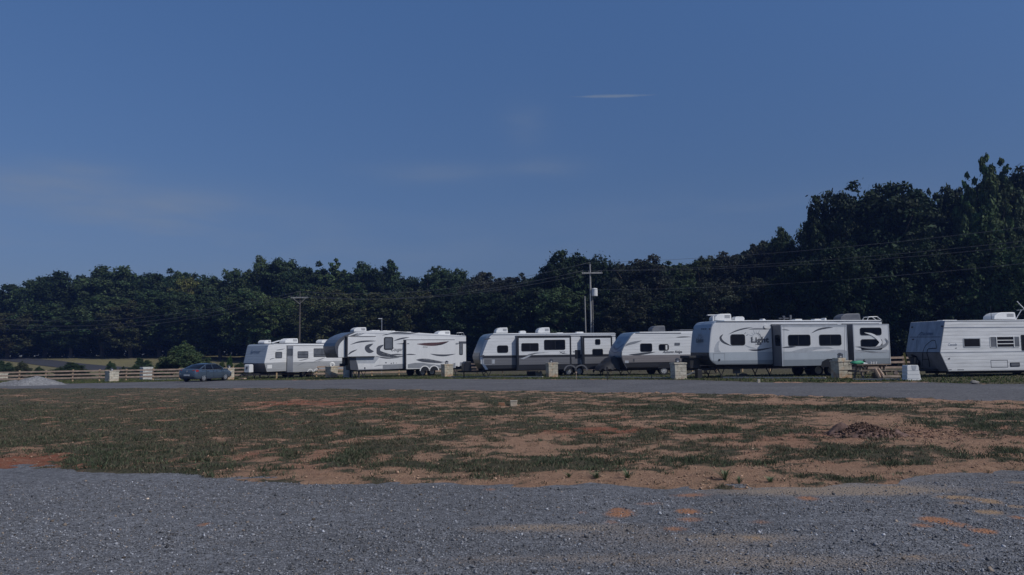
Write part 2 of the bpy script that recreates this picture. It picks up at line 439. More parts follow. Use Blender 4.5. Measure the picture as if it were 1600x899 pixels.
# ---- 1: small ribbed travel trailer, grey slanted nose
t = Trailer('travel_trailer', 416, 66, 66, 'small ribbed white travel trailer with a blue-grey slanted nose, right of the sedan')
side = white_bands('ribbed_white_wall_grey_skirt', 1.44, .2, (.40, .41, .42))
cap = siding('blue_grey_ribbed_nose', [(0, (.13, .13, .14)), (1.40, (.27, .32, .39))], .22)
fr = [(.75, 3.12), (.42, 3.10), (.22, 2.98), (-.23, 1.42), (.10, .62)]
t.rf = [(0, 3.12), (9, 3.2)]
t.body(fr, [(9.3, .62), (9.3, 3.2)], side, cap)
MB().box(-.02, .9, -.012, .0, 3.08, 3.11).box(.75, 9.3, -.015, .004, 3.14, 3.18).build('roof_trim', M['graphic_light'], t.root)
t.win(430, 550, 440.7, 560, glass='glass_blind', bars=())
sl, x0, x1, z0, z1 = t.slide(458.3, 541, 540, 580, .75, side, 'slide_end_light', trimw=0)
t.end_win(449.6, 545, 457.4, 556, x0, sl, glass='glass_blind')
t.win(464.8, 549, 481.6, 560, .75, sl, glass='glass_blind', bars=(.5,))
t.win(489.9, 544.6, 515, 558, .75, sl, glass='glass_blind', bars=(.25,), split=.5)
g = MB()
t.swoosh(g, [(431, 547.5), (438, 546.5), (446, 545)], .09, mat=1); t.swoosh(g, [(421, 563), (424, 561), (430, 559.8)], .08, mat=1)
t.swoosh(g, [(466, 564), (474, 562.5), (484, 560)], .08, .75, 1); t.swoosh(g, [(490, 565), (500, 562), (508, 559)], .10, .75, 1)
t.swoosh(g, [(464, 572), (470, 569), (478, 566.5)], .09, .75); t.swoosh(g, [(480, 566.7), (492, 566), (506, 563)], .07, .75)
t.rect_line(g, 416.9, 569.5, 425.7, 576.5, .03, mat=1)
g.build('stripe_pattern', [M['graphic_mid'], M['graphic_mid']], t.root)
x_, z_ = t.S(417.2, 576.3); x2_, z2_ = t.S(425, 570); MB().box(x_, x2_, -.02, .003, z_, z2_).build('storage_door', M['plastic_white'], t.root)
t.front_text('Sprinter', 391, 554, .42, 1.15, 'graphic_blue', .3, .01)
t.wheels([5.05, 5.95], .34, 'rim_white', archmat='white')
for X in (5.05, 5.95):
    a = [(X+.46*math.cos(R(k)), .46*math.sin(R(k))+.33) for k in range(0, 181, 15)]; b = [(X+.37*math.cos(R(k)), .37*math.sin(R(k))+.33) for k in range(180, -1, -15)]
    n = len(a); v = [(p[0], -.77, max(p[1], .5)) for p in a+b]
    MB().add(v, [(i, i+1, 2*n-2-i, 2*n-1-i) for i in range(n-1)]).build('wheel_arch', M['roofwhite'], t.root)
t.chassis(.62)
t.ac(445.8, 466, 529, 536); t.ac(412.8, 423.8, 531.6, 536.8); t.ac(502.7, 514, 530.8, 536)
MB().bar((1.9, 1.2, 3.22), (3.1, 1.2, 3.48), .35, .04).build('roof_antenna', M['plastic_white'], t.root, .01)
pc = MB().prism([(-1.05, .62), (-1.02, 1.27), (-.95, 1.33), (-.62, 1.33), (-.54, 1.27), (-.52, .62)], .95, 1.55)
pc.build('propane_cover', M['plastic_white'], t.root, .05, 2)
MB().box(-1.62, -1.3, 1.0, 1.6, .0, .16).build('wood_block', M['wood_rail'], t.root, .01)

# ---- 2: fifth wheel trailer
t = Trailer('fifth_wheel_trailer', 525, 61, 37, 'tall fifth wheel trailer with an overhanging charcoal nose and black swoosh graphics', cat='trailer')
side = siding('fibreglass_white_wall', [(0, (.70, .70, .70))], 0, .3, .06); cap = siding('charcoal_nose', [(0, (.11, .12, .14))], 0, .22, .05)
P = lambda a, b, off=0: t.S(a, b, off)
fr = [P(577.5, 516.9), P(565, 517.8), P(552.5, 519.3), P(541.6, 523), P(534, 527), P(529, 531), P(525, 536), P(523, 541), P(523.3, 546), P(525, 552), P(528.3, 559.3)]
fr = [(float(a), float(b)) for a, b in fr]
low = [(2.0, fr[-1][1]-.02), (1.75, 1.85), (2.0, .66)]
poly_rest = [(12.8, .80), (12.8, P(728, 525)[1]), P(700, 523), P(666.6, 521), P(640, 519.2), P(622.8, 518.2), P(600, 517.2)]
t.rf = sorted([fr[0], (12.8, P(728, 525)[1])]+[tuple(p) for p in poly_rest[2:]])
t.fr = sorted(fr, key=lambda p: p[1])
poly = fr+low+poly_rest; n = len(poly)
em = [1]*(len(fr)-1)+[3, 4, 4]+[3, 0]+[2]*(len(poly_rest)-1)
MB().prism(poly, 0, t.W, 0, em).build('body', [side, cap, M['roofwhite'], M['chassis'], M['graphic']], t.root, .07, 3, angle=35); t.L = 12.8
# charcoal paint wrapping from the nose on to the side, and the dark nose of the lower body
g = MB()
capw = [(x+.02, z) for x, z in fr[2:]]; inn = [(x+.35*math.sin(math.pi*min(1, (i+1)/len(capw)))**.7, z-.03) for i, (x, z) in enumerate(capw)]
m_ = len(capw); g.add([(x, -.003, z) for x, z in capw+inn], [(i, i+1, m_+i+1, m_+i) for i in range(m_-1)], 0)
t.swoosh(g, [(548, 520.5), (538, 527), (531, 534), (527, 543)], .26, mat=0); t.swoosh(g, [(560, 521), (548, 526), (536, 532)], .14, mat=0)
t.swoosh(g, [(572, 520), (558, 524.5), (545, 527.5)], .10, mat=1)
t.swoosh(g, [(566, 520.2), (553, 525), (541, 532)], .07, mat=1)
t.swoosh(g, [(655, 519.8), (640, 521), (622, 520.3), (610, 521.6), (597, 524.4)], .16)
t.swoosh(g, [(614.5, 533), (627, 529.3), (640, 527.2)], .13)
t.swoosh(g, [(619, 537.6), (630, 537.3), (639, 537.6)], .08)
t.swoosh(g, [(600, 538.8), (592, 544), (592, 551), (604, 555), (622, 557)], .42); t.swoosh(g, [(593, 549), (602, 554), (616, 558), (634, 557)], .16, mat=1)
t.swoosh(g, [(596, 553.5), (612, 557.2), (634, 556)], .09)
t.swoosh(g, [(586, 556.6), (603, 559.6), (624, 559.2)], .12); t.swoosh(g, [(611, 554), (630, 554.2)], .11)
t.swoosh(g, [(584, 573), (592, 571.2), (600, 570.5)], .07, mat=1)
t.patch(g, [(598, 570.3), (631, 568.6), (631, 576), (598, 577.5)], mat=1); t.patch(g, [(559, 578.6), (598, 577.5), (598, 576.2), (559, 577.4)], mat=1)
t.patch(g, [(545.5, 557.5), (556.5, 560.8), (560, 579), (547.8, 578)], mat=0)
t.patch(g, [(582, 557.2), (594, 557.2), (585, 568), (556.5, 568), (556, 558.8)], mat=2)
t.patch(g, [(552.5, 519.7), (728, 525.4), (728, 526.3), (552.5, 520.5)], mat=2, lift=.012)
for a in ((569, 574, 571, 577), (602, 568, 604, 566), (610.5, 569, 612, 567.3), (614, 568.3, 615.5, 566.8), (619, 568, 620, 567)): t.patch(g, [(a[0], a[1]), (a[2], a[1]), (a[2], a[3]), (a[0], a[3])], mat=0)
g.build('stripe_pattern', [M['graphic'], M['graphic_mid'], M['graphic_light']], t.root)
t.text('Cougar', 611, 551, .42, 1.15, mat='graphic', shear=.4, bold=.01)
s1, x0, x1, z0, z1 = t.slide(542.3, 526.6, 588.5, 557.2, .32, side, 'slide_end', trimw=.0)
MB().box(x0-.012, x0+.07, -.335, .02, z0, z1).build('slide_trim', M['slide_seal'], s1)
g = MB(); o_ = .32
t.swoosh(g, [(547, 538.8), (560, 534.8), (574, 533.3), (588, 533.1)], .14, o_); t.swoosh(g, [(583, 537.2), (573.5, 543), (577, 548.5), (584, 549.3)], .42, o_)
t.swoosh(g, [(543.5, 555), (549, 550.5), (558.5, 546.2)], .13, o_)
t.swoosh(g, [(546, 527.8), (565, 527), (587, 527.2)], .03, o_, 1)
g.build('stripe_pattern', [M['graphic'], M['graphic_light']], s1)
s2, x0, x1, z0, z1 = t.slide(634, 532, 712, 576.2, .32, side, trimw=0)
MB().box(x0-.012, x0+.05, -.335, .02, z0, z1).build('slide_trim', M['slide_seal'], s2)
g = MB(); o_ = .32
t.swoosh(g, [(651, 537.8), (668, 538.2), (685, 537.5), (701, 533.6)], .30, o_, 2); t.swoosh(g, [(678, 539.3), (690, 538), (702, 533.4)], .12, o_, 0)
t.swoosh(g, [(633, 554.5), (641, 554), (650, 554.4)], .10, o_); t.swoosh(g, [(672, 553.2), (684, 555.2), (697, 555.4), (712, 553.2)], .17, o_)
t.swoosh(g, [(650, 562.5), (660, 563.2), (674, 564.6), (692, 567.4)], .32, o_, 0); t.swoosh(g, [(655, 561.8), (666, 561.6), (680, 564), (700, 567)], .12, o_, 1)
t.swoosh(g, [(635, 537.6), (638, 537.4), (640, 537.4)], .07, o_)
P2 = [(637, 569.5), (648, 567.2), (660, 567), (672, 569), (690, 571), (704, 569.5), (711.5, 567), (711.5, 574.6), (637, 575.6)]
t.patch(g, P2, o_, 1); t.patch(g, [(634.8, 570.5), (636.8, 570.5), (636.8, 576), (634.8, 576)], o_, 3, .006)
t.rect_line(g, 640, 536.6, 650, 542, .02, o_, 3); t.rect_line(g, 641, 560, 650, 565.6, .02, o_, 3)
g.build('stripe_pattern', [M['graphic'], M['graphic_mid'], M['graphic_red'], M['roofwhite']], s2)
t.text('lite', 660.5, 543.6, .14, .5, o_, 'graphic', .3, parent=s2)
t.win(599.8, 526.9, 614.2, 546.9, glass='glass_blind', r=.14, fw=.1)
t.win(717.6, 533.6, 723, 554.9, glass='glass_blind', r=.1, fw=.07)
g = MB(); t.patch(g, [(717, 533.6), (728, 533.6), (728, 537), (717, 537)], mat=0, lift=.03); t.swoosh(g, [(707, 538.2), (713, 537.4), (718, 537)], .16, mat=1)
t.patch(g, [(718.5, 566.5), (727.6, 565.6), (727.6, 571.8), (718.5, 572.2)], mat=1); t.patch(g, [(715, 566.5), (717.8, 566.3), (717.8, 573), (715, 573)], mat=3, lift=.006)
g.build('rear_stripe_pattern', [M['graphic'], M['graphic_mid'], M['graphic_light'], M['roofwhite']], t.root)
xw = [t.S(660.5, 580)[0]-.0, t.S(676.5, 580)[0]]
xw = [8.2, 9.15]
t.wheels(xw, .38)
for X in xw:
    a = [(X+.52*math.cos(R(k)), .46*math.sin(R(k))+.48) for k in range(0, 181, 15)]; b = [(X+.43*math.cos(R(k)), .38*math.sin(R(k))+.48) for k in range(180, -1, -15)]
    n = len(a); MB().add([(p[0], -.332, p[1]) for p in a+b], [(i, i+1, 2*n-2-i, 2*n-1-i) for i in range(n-1)]).build('wheel_arch', M['roofwhite'], t.root)
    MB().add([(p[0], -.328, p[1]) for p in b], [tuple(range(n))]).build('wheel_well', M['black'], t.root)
t.chassis(.72, 2.2, 0, (2.6, -1.0))
g = MB().box(1.2, 1.45, .9, 1.5, 1.1, fr[-1][1]).box(.9, 1.3, 1.05, 1.35, 1.0, 1.25); g.build('king_pin_box', M['chassis'], t.root)
for y in (.35, 2.0): MB().box(2.15, 2.27, y-.06, y+.06, .03, .7).box(2.05, 2.37, y-.16, y+.16, 0, .03).build('landing_leg', M['chassis'], t.root)
t.ac(552.8, 572.8, 511.7, 518.4); t.ac(684, 703.8, 517, 524)
for a in (583, 588, 601, 607, 612, 637): t.dome(a, .5, .09)
l_ = MB(); xr = 12.75
for y in (.35, .75): l_.tube([(xr-.55, y, 3.62), (xr-.5, y, 3.86), (xr-.05, y, 3.9), (xr+.06, y, 3.7), (xr+.06, y, 1.2)], .02, 6)
for z in np.arange(1.3, 3.7, .3): l_.tube([(xr+.06, .35, z), (xr+.06, .75, z)], .016, 6)
l_.build('rear_ladder', M['steel'], t.root)
MB().box(12.81, 12.9, .15, .32, 1.7, 2.0).box(12.81, 12.95, .1, 2.3, .75, .95).build('rear_bumper', M['chassis'], t.root)
MB().box(12.81, 12.83, .1, .25, 1.25, 1.6).build('tail_light', M['lamp_red'], t.root)

# ---- 3: white and charcoal travel trailer
t = Trailer('travel_trailer', 750, 56, 15, 'long white travel trailer with black framed slide-outs and a charcoal lower wall', cat='trailer')
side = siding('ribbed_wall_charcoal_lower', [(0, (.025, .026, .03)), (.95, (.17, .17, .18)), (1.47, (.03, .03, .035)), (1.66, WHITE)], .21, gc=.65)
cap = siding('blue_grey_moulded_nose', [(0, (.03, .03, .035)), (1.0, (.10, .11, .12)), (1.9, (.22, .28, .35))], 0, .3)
P = lambda a, b, off=0: tuple(t.S(a, b, off))
fr = [(1.05, 3.36), P(766, 522), P(760.6, 526), P(757, 533), P(753, 543), P(749.6, 552), P(748.4, 557), P(749, 562), P(751, 568), P(757.4, 578)]
t.rf = [(0, 3.36), (11.1, 3.34)]
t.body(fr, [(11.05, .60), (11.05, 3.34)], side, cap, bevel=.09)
g = MB()
capw = fr[1:]; inn = [(x+.26, z+.02) for x, z in capw]; m_ = len(capw); g.add([(x+.05, -.003, z) for x, z in capw]+[(x, -.003, z) for x, z in inn], [(i, i+1, m_+i+1, m_+i) for i in range(m_-1)], 2)
t.patch(g, [(757, 530), (765, 528.5), (767, 529), (763, 531), (757, 531)], mat=0)
t.patch(g, [(808, 524.9), (963, 524.9), (963, 526.2), (808, 526.2)], mat=0)
t.rect_line(g, 754.4, 560.8, 768.4, 570.2, .04, mat=1)
for a in (754, 757): t.patch(g, [(a-3, 562), (a-.8, 562), (a-.8, 569), (a-3, 569)], mat=3)
t.patch(g, [(769, 562), (773, 562), (773, 568.5), (769, 568.5)], mat=3)
t.patch(g, [(749, 556.5), (757, 554.5), (756, 557), (749, 559)], mat=0)
t.patch(g, [(906.5, 563), (909, 562), (911, 569), (908, 570)], mat=3)
for a, b in ((896, 551), (905, 551)): t.patch(g, [(a, b), (a+1.6, b), (a+1.6, b-2), (a, b-2)], mat=0)
g.build('stripe_pattern', [M['graphic'], M['graphic_mid'], M['graphic_blue'], M['graphic_light']], t.root)
MB().box(1.0, 11.05, -.03, .004, 3.25, 3.31).build('awning_rail', M['graphic_light'], t.root)
t.win(776.9, 539.8, 794, 551.7, r=.14)
sd = .35
s1, x0, x1, z0, z1 = t.slide(808.3, 526, 892, 578, sd, side, trimw=.11, trim='black')
t.win(814.7, 536.2, 841.5, 549.2, sd, s1, split=.5, r=.1); t.win(850.3, 530.9, 883, 547.1, sd, s1, split=.52, r=.1)
g = MB()
t.patch(g, [(813, 560.6), (825, 556), (837, 551.5), (852, 551), (834, 553.5), (826, 558), (818, 561.5)], sd, 3)
t.patch(g, [(824, 554), (836, 551.3), (858, 550.9), (838, 552.6), (828, 556)], sd, 1)
# leaping bird mark above three letters
t.patch(g, [(873.5, 549.3), (876.5, 550.1), (878.2, 551.6), (887, 553.2), (879, 553.0), (876.5, 551.5)], sd, 0)
g.build('stripe_pattern', [M['graphic'], M['graphic_mid'], M['graphic_blue'], M['graphic_light']], s1)
t.text('JCO', 874.5, 553.2, .2, .42, sd, 'graphic', .3, parent=s1, lift=.008)
s2, x0, x1, z0, z1 = t.slide(910.8, 526, 956.2, 577, sd, side, trimw=.11, trim='black')
t.win(930, 530, 937.9, 538.9, sd, s2, r=.1); t.win(925.7, 545.3, 942, 556.4, sd, s2, r=.1)
t.win(898.6, 547, 907, 560.2, r=.02, glass='black')
t.wheels([7.05, 7.95], .36)
g = MB()
for X in (7.05, 7.95):
    a = [(X+.53*math.cos(R(k)), .43*math.sin(R(k))+.46) for k in range(0, 181, 15)]
    b = [(X+.42*math.cos(R(k)), .37*math.sin(R(k))+.42) for k in range(180, -1, -15)]
    n = len(a); g.add([(p[0], -.37, p[1]) for p in a+b], [(i, i+1, 2*n-2-i, 2*n-1-i) for i in range(n-1)])
g.build('fender_skirt', M['plastic_grey'], t.root)
t.chassis(.64)
t.ac(775, 793.5, 512, 520.5); t.ac(840.3, 859.3, 511.8, 520.5); t.dome(816, .5, .22, 3.35); t.dome(874, .5, .06, 3.35); t.dome(905, .6, .12, 3.35)
g = MB().prism([(-1.1, .5), (-1.1, 1.1), (-.95, 1.25), (-.55, 1.25), (-.5, .5)], .7, 1.7); g.build('propane_cover', M['black'], t.root, .04)

# ---- 4: travel trailer with blue nose
t = Trailer('travel_trailer', 971, 54, 14, 'white ribbed travel trailer with a blue-grey V marked nose and a black covered tongue', cat='trailer')
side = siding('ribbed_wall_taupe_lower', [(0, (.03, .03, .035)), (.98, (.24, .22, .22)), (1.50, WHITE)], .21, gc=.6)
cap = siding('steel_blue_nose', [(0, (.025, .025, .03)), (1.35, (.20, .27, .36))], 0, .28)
P = lambda a, b, off=0: tuple(t.S(a, b, off))
fr = [(1.5, 3.2), P(994, 519), P(988.8, 521), P(984.5, 525.5), P(980.7, 531.4), P(976, 538), P(972.7, 543.4), P(970, 550), P(969.8, 556), P(971, 562), P(973, 567), P(978, 576)]
t.rf = [(0, 3.2), (8.3, 3.25)]
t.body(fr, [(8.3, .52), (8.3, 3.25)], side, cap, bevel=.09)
g = MB(); 
capw = fr[1:]; inn = [(x+.10, z+.02) for x, z in capw]; m_ = len(capw); g.add([(x+.05, -.003, z) for x, z in capw]+[(x, -.003, z) for x, z in inn], [(i, i+1, m_+i+1, m_+i) for i in range(m_-1)], 0)
t.swoosh(g, [(976, 541.5), (982, 538), (992, 535.4), (1003, 532.5)], .18, mat=1); t.swoosh(g, [(982, 554.3), (995, 554), (1010, 552.2), (1024, 550.5)], .15, mat=0)
t.swoosh(g, [(1056, 527.3), (1066, 526.8), (1080, 526.5)], .08, mat=0); t.patch(g, [(993, 520.1), (1064, 520), (1064, 521.2), (993, 521.2)], mat=0, lift=.02)
for a in (978, 981): t.patch(g, [(a-1.5, 563.5), (a+1.3, 563.5), (a+1.3, 567.5), (a-1.5, 567.5)], mat=2)
t.patch(g, [(989, 561), (991.5, 561), (991.5, 565.5), (989, 565.5)], mat=0)
g.build('stripe_pattern', [M['graphic'], M['graphic_mid'], M['graphic_light']], t.root)
t.text('Autumn Ridge', 1035, 553.4, .24, 1.6, 0, 'graphic', .35, bold=.035)
g = MB()
t.front_line(g, [(959, 541), (963.5, 546), (975, 537.6)], .14); t.front_line(g, [(963, 536), (967, 535)], .02)
t.front_line(g, [(955, 548), (962, 551), (972, 545.5)], .07)
g.build('nose_marking', [M['graphic_blue']], t.root)
t.front_text('STARCRAFT', 962.5, 537.5, .2, .85, 'graphic_blue', .2, .01)
t.win(1000.5, 536.7, 1018.8, 550, r=.12); t.win(1029.5, 537.8, 1044.8, 548, r=.14, split=.55, glass='glass'); t.win(1054, 535.8, 1062.2, 540, r=.04, frame='plastic_grey', glass='glass_blind')
MB().box(t.S(1039.8, 545)[0], t.S(1042.6, 545)[0], -.026, -.0235, t.S(1040, 546.6)[1], t.S(1040, 539.5)[1]).build('curtain', M['plastic_white'], t.root)
t.wheels([3.35, 4.25], .36, 'rim_white')
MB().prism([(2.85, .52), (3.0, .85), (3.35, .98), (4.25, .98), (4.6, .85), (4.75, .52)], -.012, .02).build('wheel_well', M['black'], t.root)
t.chassis(.55)
t.ac(1018.8, 1039.5, 509, 518.2, 'plastic_grey'); MB().box(5.0, 8.1, .6, 1.8, 3.3, 3.38).build('roof_rack', M['plastic_grey'], t.root); 
# sagging black tarpaulin over the tongue
tp = MB(); nx, ny = 9, 9; vv = []
for i in range(nx):
    for j in range(ny):
        u, w_ = i/(nx-1), j/(ny-1); x = -1.45+1.5*u; y = .45+1.6*w_
        h = 1.05+.45*u-.5*abs(2*w_-1)**3-.35*(1-u)**3+.06*math.sin(9*u+5*w_)+.05*math.sin(14*w_)
        vv.append((x, y, h))
ff = [(i*ny+j, (i+1)*ny+j, (i+1)*ny+j+1, i*ny+j+1) for i in range(nx-1) for j in range(ny-1)]
for j in range(ny): vv.append((-1.5, .45+1.6*j/(ny-1), .42+.1*math.sin(j*2)))
ff += [(j, j+1, nx*ny+j+1, nx*ny+j) for j in range(ny-1)]
b0 = len(vv)
for i in range(nx): vv.append((-1.45+1.5*i/(nx-1), .42, .5+.08*math.sin(i*2.3)))
ff += [(i*ny, (i+1)*ny, b0+i+1, b0+i) for i in range(nx-1)]
tp.add(vv, ff).build('tongue_cover', pbr('black_tarpaulin', (.02, .02, .022), .55, bmp=.4, bscale=6), t.root, smooth=True)

# ---- 5: the largest travel trailer, two deep slide-outs
t = Trailer('travel_trailer', 1108, 44, 12.4, 'largest trailer, pale grey with a sunburst mark and two deep slide-outs', cat='trailer')
LG = (.62, .64, .66)
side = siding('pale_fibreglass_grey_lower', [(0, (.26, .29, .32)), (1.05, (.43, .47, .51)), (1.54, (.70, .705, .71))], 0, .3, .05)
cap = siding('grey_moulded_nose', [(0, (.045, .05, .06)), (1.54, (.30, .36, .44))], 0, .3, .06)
P = lambda a, b, off=0: tuple(t.S(a, b, off))
fr = [(1.1, 3.46), P(1122, 501.2), P(1117, 502.6), P(1113, 506.5), P(1110.6, 512), P(1109, 522), P(1107.6, 537), P(1106.6, 551), P(1107, 557), P(1109, 563), P(1113, 568), P(1119, 571.6)]
t.rf = [(0, 3.46), (12, 3.46)]
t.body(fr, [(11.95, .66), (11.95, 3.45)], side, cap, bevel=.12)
MB().box(.55, 11.95, -.03, .004, 3.36, 3.40).build('awning_rail', M['graphic'], t.root)
t.win(1141.7, 522.4, 1163.8, 540, r=.14)
sd = .96
s1, x0, x1, z0, z1 = t.slide(1220, 507.8, 1322.3, 571.8, sd, side, trimw=.04, trim='graphic_light')
t.end_win(1211, 523.8, 1219.3, 540.7, x0, s1)
t.win(1231.8, 523, 1265.8, 540.9, sd, s1, r=.13, split=.45); t.win(1280.3, 522.7, 1314, 540.3, sd, s1, r=.13, split=.5)
g = MB()
t.swoosh(g, [(1267.5, 521), (1278, 515.5), (1290, 512.8), (1302, 511.9)], .10, sd, 0); t.swoosh(g, [(1221, 543.4), (1232, 542.7), (1244, 542.2)], .09, sd, 0)
t.swoosh(g, [(1221, 515.5), (1227, 515.4), (1234, 516.7)], .07, sd, 1)
t.patch(g, [(1225, 551), (1238, 549), (1252, 545), (1270, 542.4), (1285, 541.9), (1297, 542.8), (1303, 545), (1287, 545), (1275, 546.5), (1262, 550.8), (1285, 550.8), (1299, 547.4), (1310, 546.3), (1321, 547), (1321, 551.3), (1225, 551.3)], sd, 2)
for a in (1224.6, 1319.5): t.patch(g, [(a, 508.5), (a+.5, 508.5), (a+.5, 571), (a, 571)], sd, 1)
t.patch(g, [(1221, 508.5), (1321.5, 508.5), (1321.5, 511.3), (1221, 511.3)], sd, 2, .0035)
g.build('stripe_pattern', [M['graphic'], M['graphic_mid'], M['graphic_light']], s1)
s2, x0, x1, z0, z1 = t.slide(1332.3, 506.8, 1388.3, 569.3, sd, side, trimw=.05, trim='graphic_light')
t.win(1343.9, 512, 1376.8, 524.2, sd, s2, r=.13); t.win(1345.4, 530, 1378, 547, sd, s2, r=.13)
g = MB()
t.swoosh(g, [(1350, 519.8), (1362, 523), (1371, 529), (1375.5, 535), (1372, 540), (1367, 542.6)], .20, sd, 3, lift=.03)
t.swoosh(g, [(1382, 528), (1386.3, 534), (1383, 539.5), (1371, 543.2), (1356, 543.7), (1336, 541)], .17, sd, 1, lift=.03)
t.patch(g, [(1334, 546.5), (1348, 549), (1364, 552.2), (1374, 551.6), (1362, 550), (1376, 548), (1386.5, 546), (1386.5, 551.3), (1334, 551.3)], sd, 2)
g.build('stripe_pattern', [M['graphic'], M['graphic_mid'], M['graphic_light'], M['white']], s2)
g = MB()
t.swoosh(g, [(1129.8, 522.3), (1125.8, 528), (1130, 534.5), (1143, 541)], .15, mat=0)
t.swoosh(g, [(1138, 522.7), (1150, 517.3), (1164, 513.5), (1176, 512)], .08, mat=0); t.swoosh(g, [(1169, 514.9), (1183, 514), (1206, 514.5)], .10, mat=1)
t.swoosh(g, [(1162, 538.8), (1172, 543), (1182, 545)], .09, mat=2); t.swoosh(g, [(1169, 546.8), (1184, 547.3), (1207, 543.3)], .11, mat=0)
t.patch(g, [(1126, 531), (1124, 535), (1122.6, 541), (1123.4, 547), (1126.5, 550.6), (1116.3, 550.6), (1116, 545), (1118, 539), (1121, 534.5)], mat=2)
t.rect_line(g, 1114.5, 552.3, 1132.8, 566.5, .02, mat=1)
for a, b in ((1163, 521.2, ), (1166, 524.3)): t.patch(g, [(a, b), (a+2.4, b-1.6), (a+2.4, b-.7), (a+.3, b+.8)], mat=0)
# sunburst: rays round a centre
cx, cz = t.S(1181, 527.5)
for k in range(14):
    a = 2*math.pi*k/14+.1; r1 = .62 if k % 2 == 0 else .42; w_ = .09
    g.add([(cx+.2*math.cos(a+w_*2), -.003, cz+.2*math.sin(a+w_*2)), (cx+r1*math.cos(a), -.003, cz+r1*math.sin(a)), (cx+.2*math.cos(a-w_*2), -.003, cz+.2*math.sin(a-w_*2))], [(0, 1, 2)], 2)
t.swoosh(g, [(1182, 521), (1187, 523), (1189.2, 529.5)], .07, mat=1); t.swoosh(g, [(1180, 538.4), (1185, 538.7), (1190.5, 538.2)], .05, mat=0)
g.build('stripe_pattern', [M['graphic'], M['graphic_mid'], M['graphic_light']], t.root)
t.text('Light', 1173.6, 538.4, .44, 1.2, 0, 'graphic', 0, bold=.035, lift=.009)
x_, z_ = t.S(1195.9, 510.4); MB().lathe([(.12, -.05), (.12, 0), (.09, 0)], 'y', (x_, 0, z_), 14).build('porch_lamp', M['plastic_white'], t.root)
x_, z_ = t.S(1123.8, 562.6); MB().lathe([(.06, -.03), (.06, 0)], 'y', (x_, 0, z_), 12).build('water_inlet', M['black'], t.root)
g = MB(); fx, fy, fz = t.front(1093.5, 529)
FX = lambda z: float(np.interp(z, [p[1] for p in t.fr], [p[0] for p in t.fr]))-.02
for k in range(12):
    a = 2*math.pi*k/12+.2; r1 = .55 if k % 2 == 0 else .36; q = [(.16*math.cos(a+.2), .16*math.sin(a+.2)), (r1*math.cos(a), r1*math.sin(a)), (.16*math.cos(a-.2), .16*math.sin(a-.2))]
    g.add([(FX(fz+b), fy-aa, fz+b) for aa, b in q], [(0, 1, 2)])
g.build('nose_sunburst', M['graphic_mid'], t.root)
t.front_text('Light', 1088, 537.5, .34, .95, 'graphic', 0, .02)
for a in (1083.5, 1097, 1100, 1103, 1109): 
    x_, y_, z_ = t.front(a, 514.3); MB().box(x_-.03, x_+.02, y_-.05, y_+.05, z_-.03, z_+.03).build('marker_lamp', M['black'], t.root)
t.wheels([7.3, 8.2], .38, y=.1)
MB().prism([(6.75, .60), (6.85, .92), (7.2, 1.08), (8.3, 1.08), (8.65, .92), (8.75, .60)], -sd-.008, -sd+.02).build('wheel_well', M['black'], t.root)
t.chassis(.70, .4, 1.35, (.9, 4.1, -1.2)); 
MB().box(-.9, -.25, .7, 1.75, .6, 1.2).box(-1.0, -.15, .6, 1.85, 1.2, 1.36).build('tongue_toolbox', M['chassis'], t.root, .03)
MB().box(-.75, -.45, .05, .4, 0, .55).build('jack_block', M['chassis'], t.root, .02)
MB().bar((-1.3, .9, .1), (-.4, .5, .55), .07, .07).build('tongue_brace', M['steel'], t.root)
t.ac(1116.7, 1143, 490.4, 501); t.ac(1313.5, 1344.6, 490, 500.5, 'plastic_grey'); t.dome(1154, .65, .26, 3.45, .9); t.dome(1192, .2, .14, 3.45); t.dome(1246, .5, .12, 3.45); t.dome(1276, .5, .12, 3.45); t.dome(1288, .12, .18, 3.45)
x_, z_ = t.S(1114, 500, -.9); MB().tube([(x_, .9, 3.44), (x_, .9, 3.78)], .07, 8).box(x_-.38, x_+.1, .82, .98, 3.78, 3.84).build('roof_antenna', M['plastic_white'], t.root, .01)
x_, z_ = t.S(1225, 500, -1.2); MB().tube([(x_, 1.2, 3.44), (x_, 1.2, 3.72)], .05, 6).bar((x_-.35, 1.2, 3.62), (x_+.32, 1.2, 3.62), .1, .05).bar((x_-.1, 1.0, 3.68), (x_+.1, 1.4, 3.74), .12, .08).box(x_+.38, x_+.48, 1.1, 1.2, 3.44, 3.82).build('television_antenna', M['plastic_grey'], t.root)
l_ = MB(); xa, xb = t.S(1353, 498, -.6)[0], t.S(1375, 498, -.6)[0]
for y in (.5, .95): l_.tube([(xa, y, 3.44), (xa+.12, y, 3.66), (xb-.3, y, 3.68), (xb, y, 3.46)], .028, 6)
for x in (xa+.12, xa+.45, xb-.3): l_.tube([(x, .5, 3.67), (x, .95, 3.67)], .022, 6)
l_.build('roof_rail', M['plastic_white'], t.root)
MB().box(11.97, 12.1, .1, 2.3, .62, .78).build('rear_bumper', M['chassis'], t.root)
MB().box(11.965, 12.0, .15, .28, 1.6, 2.0).build('tail_light', M['lamp_red'], t.root)

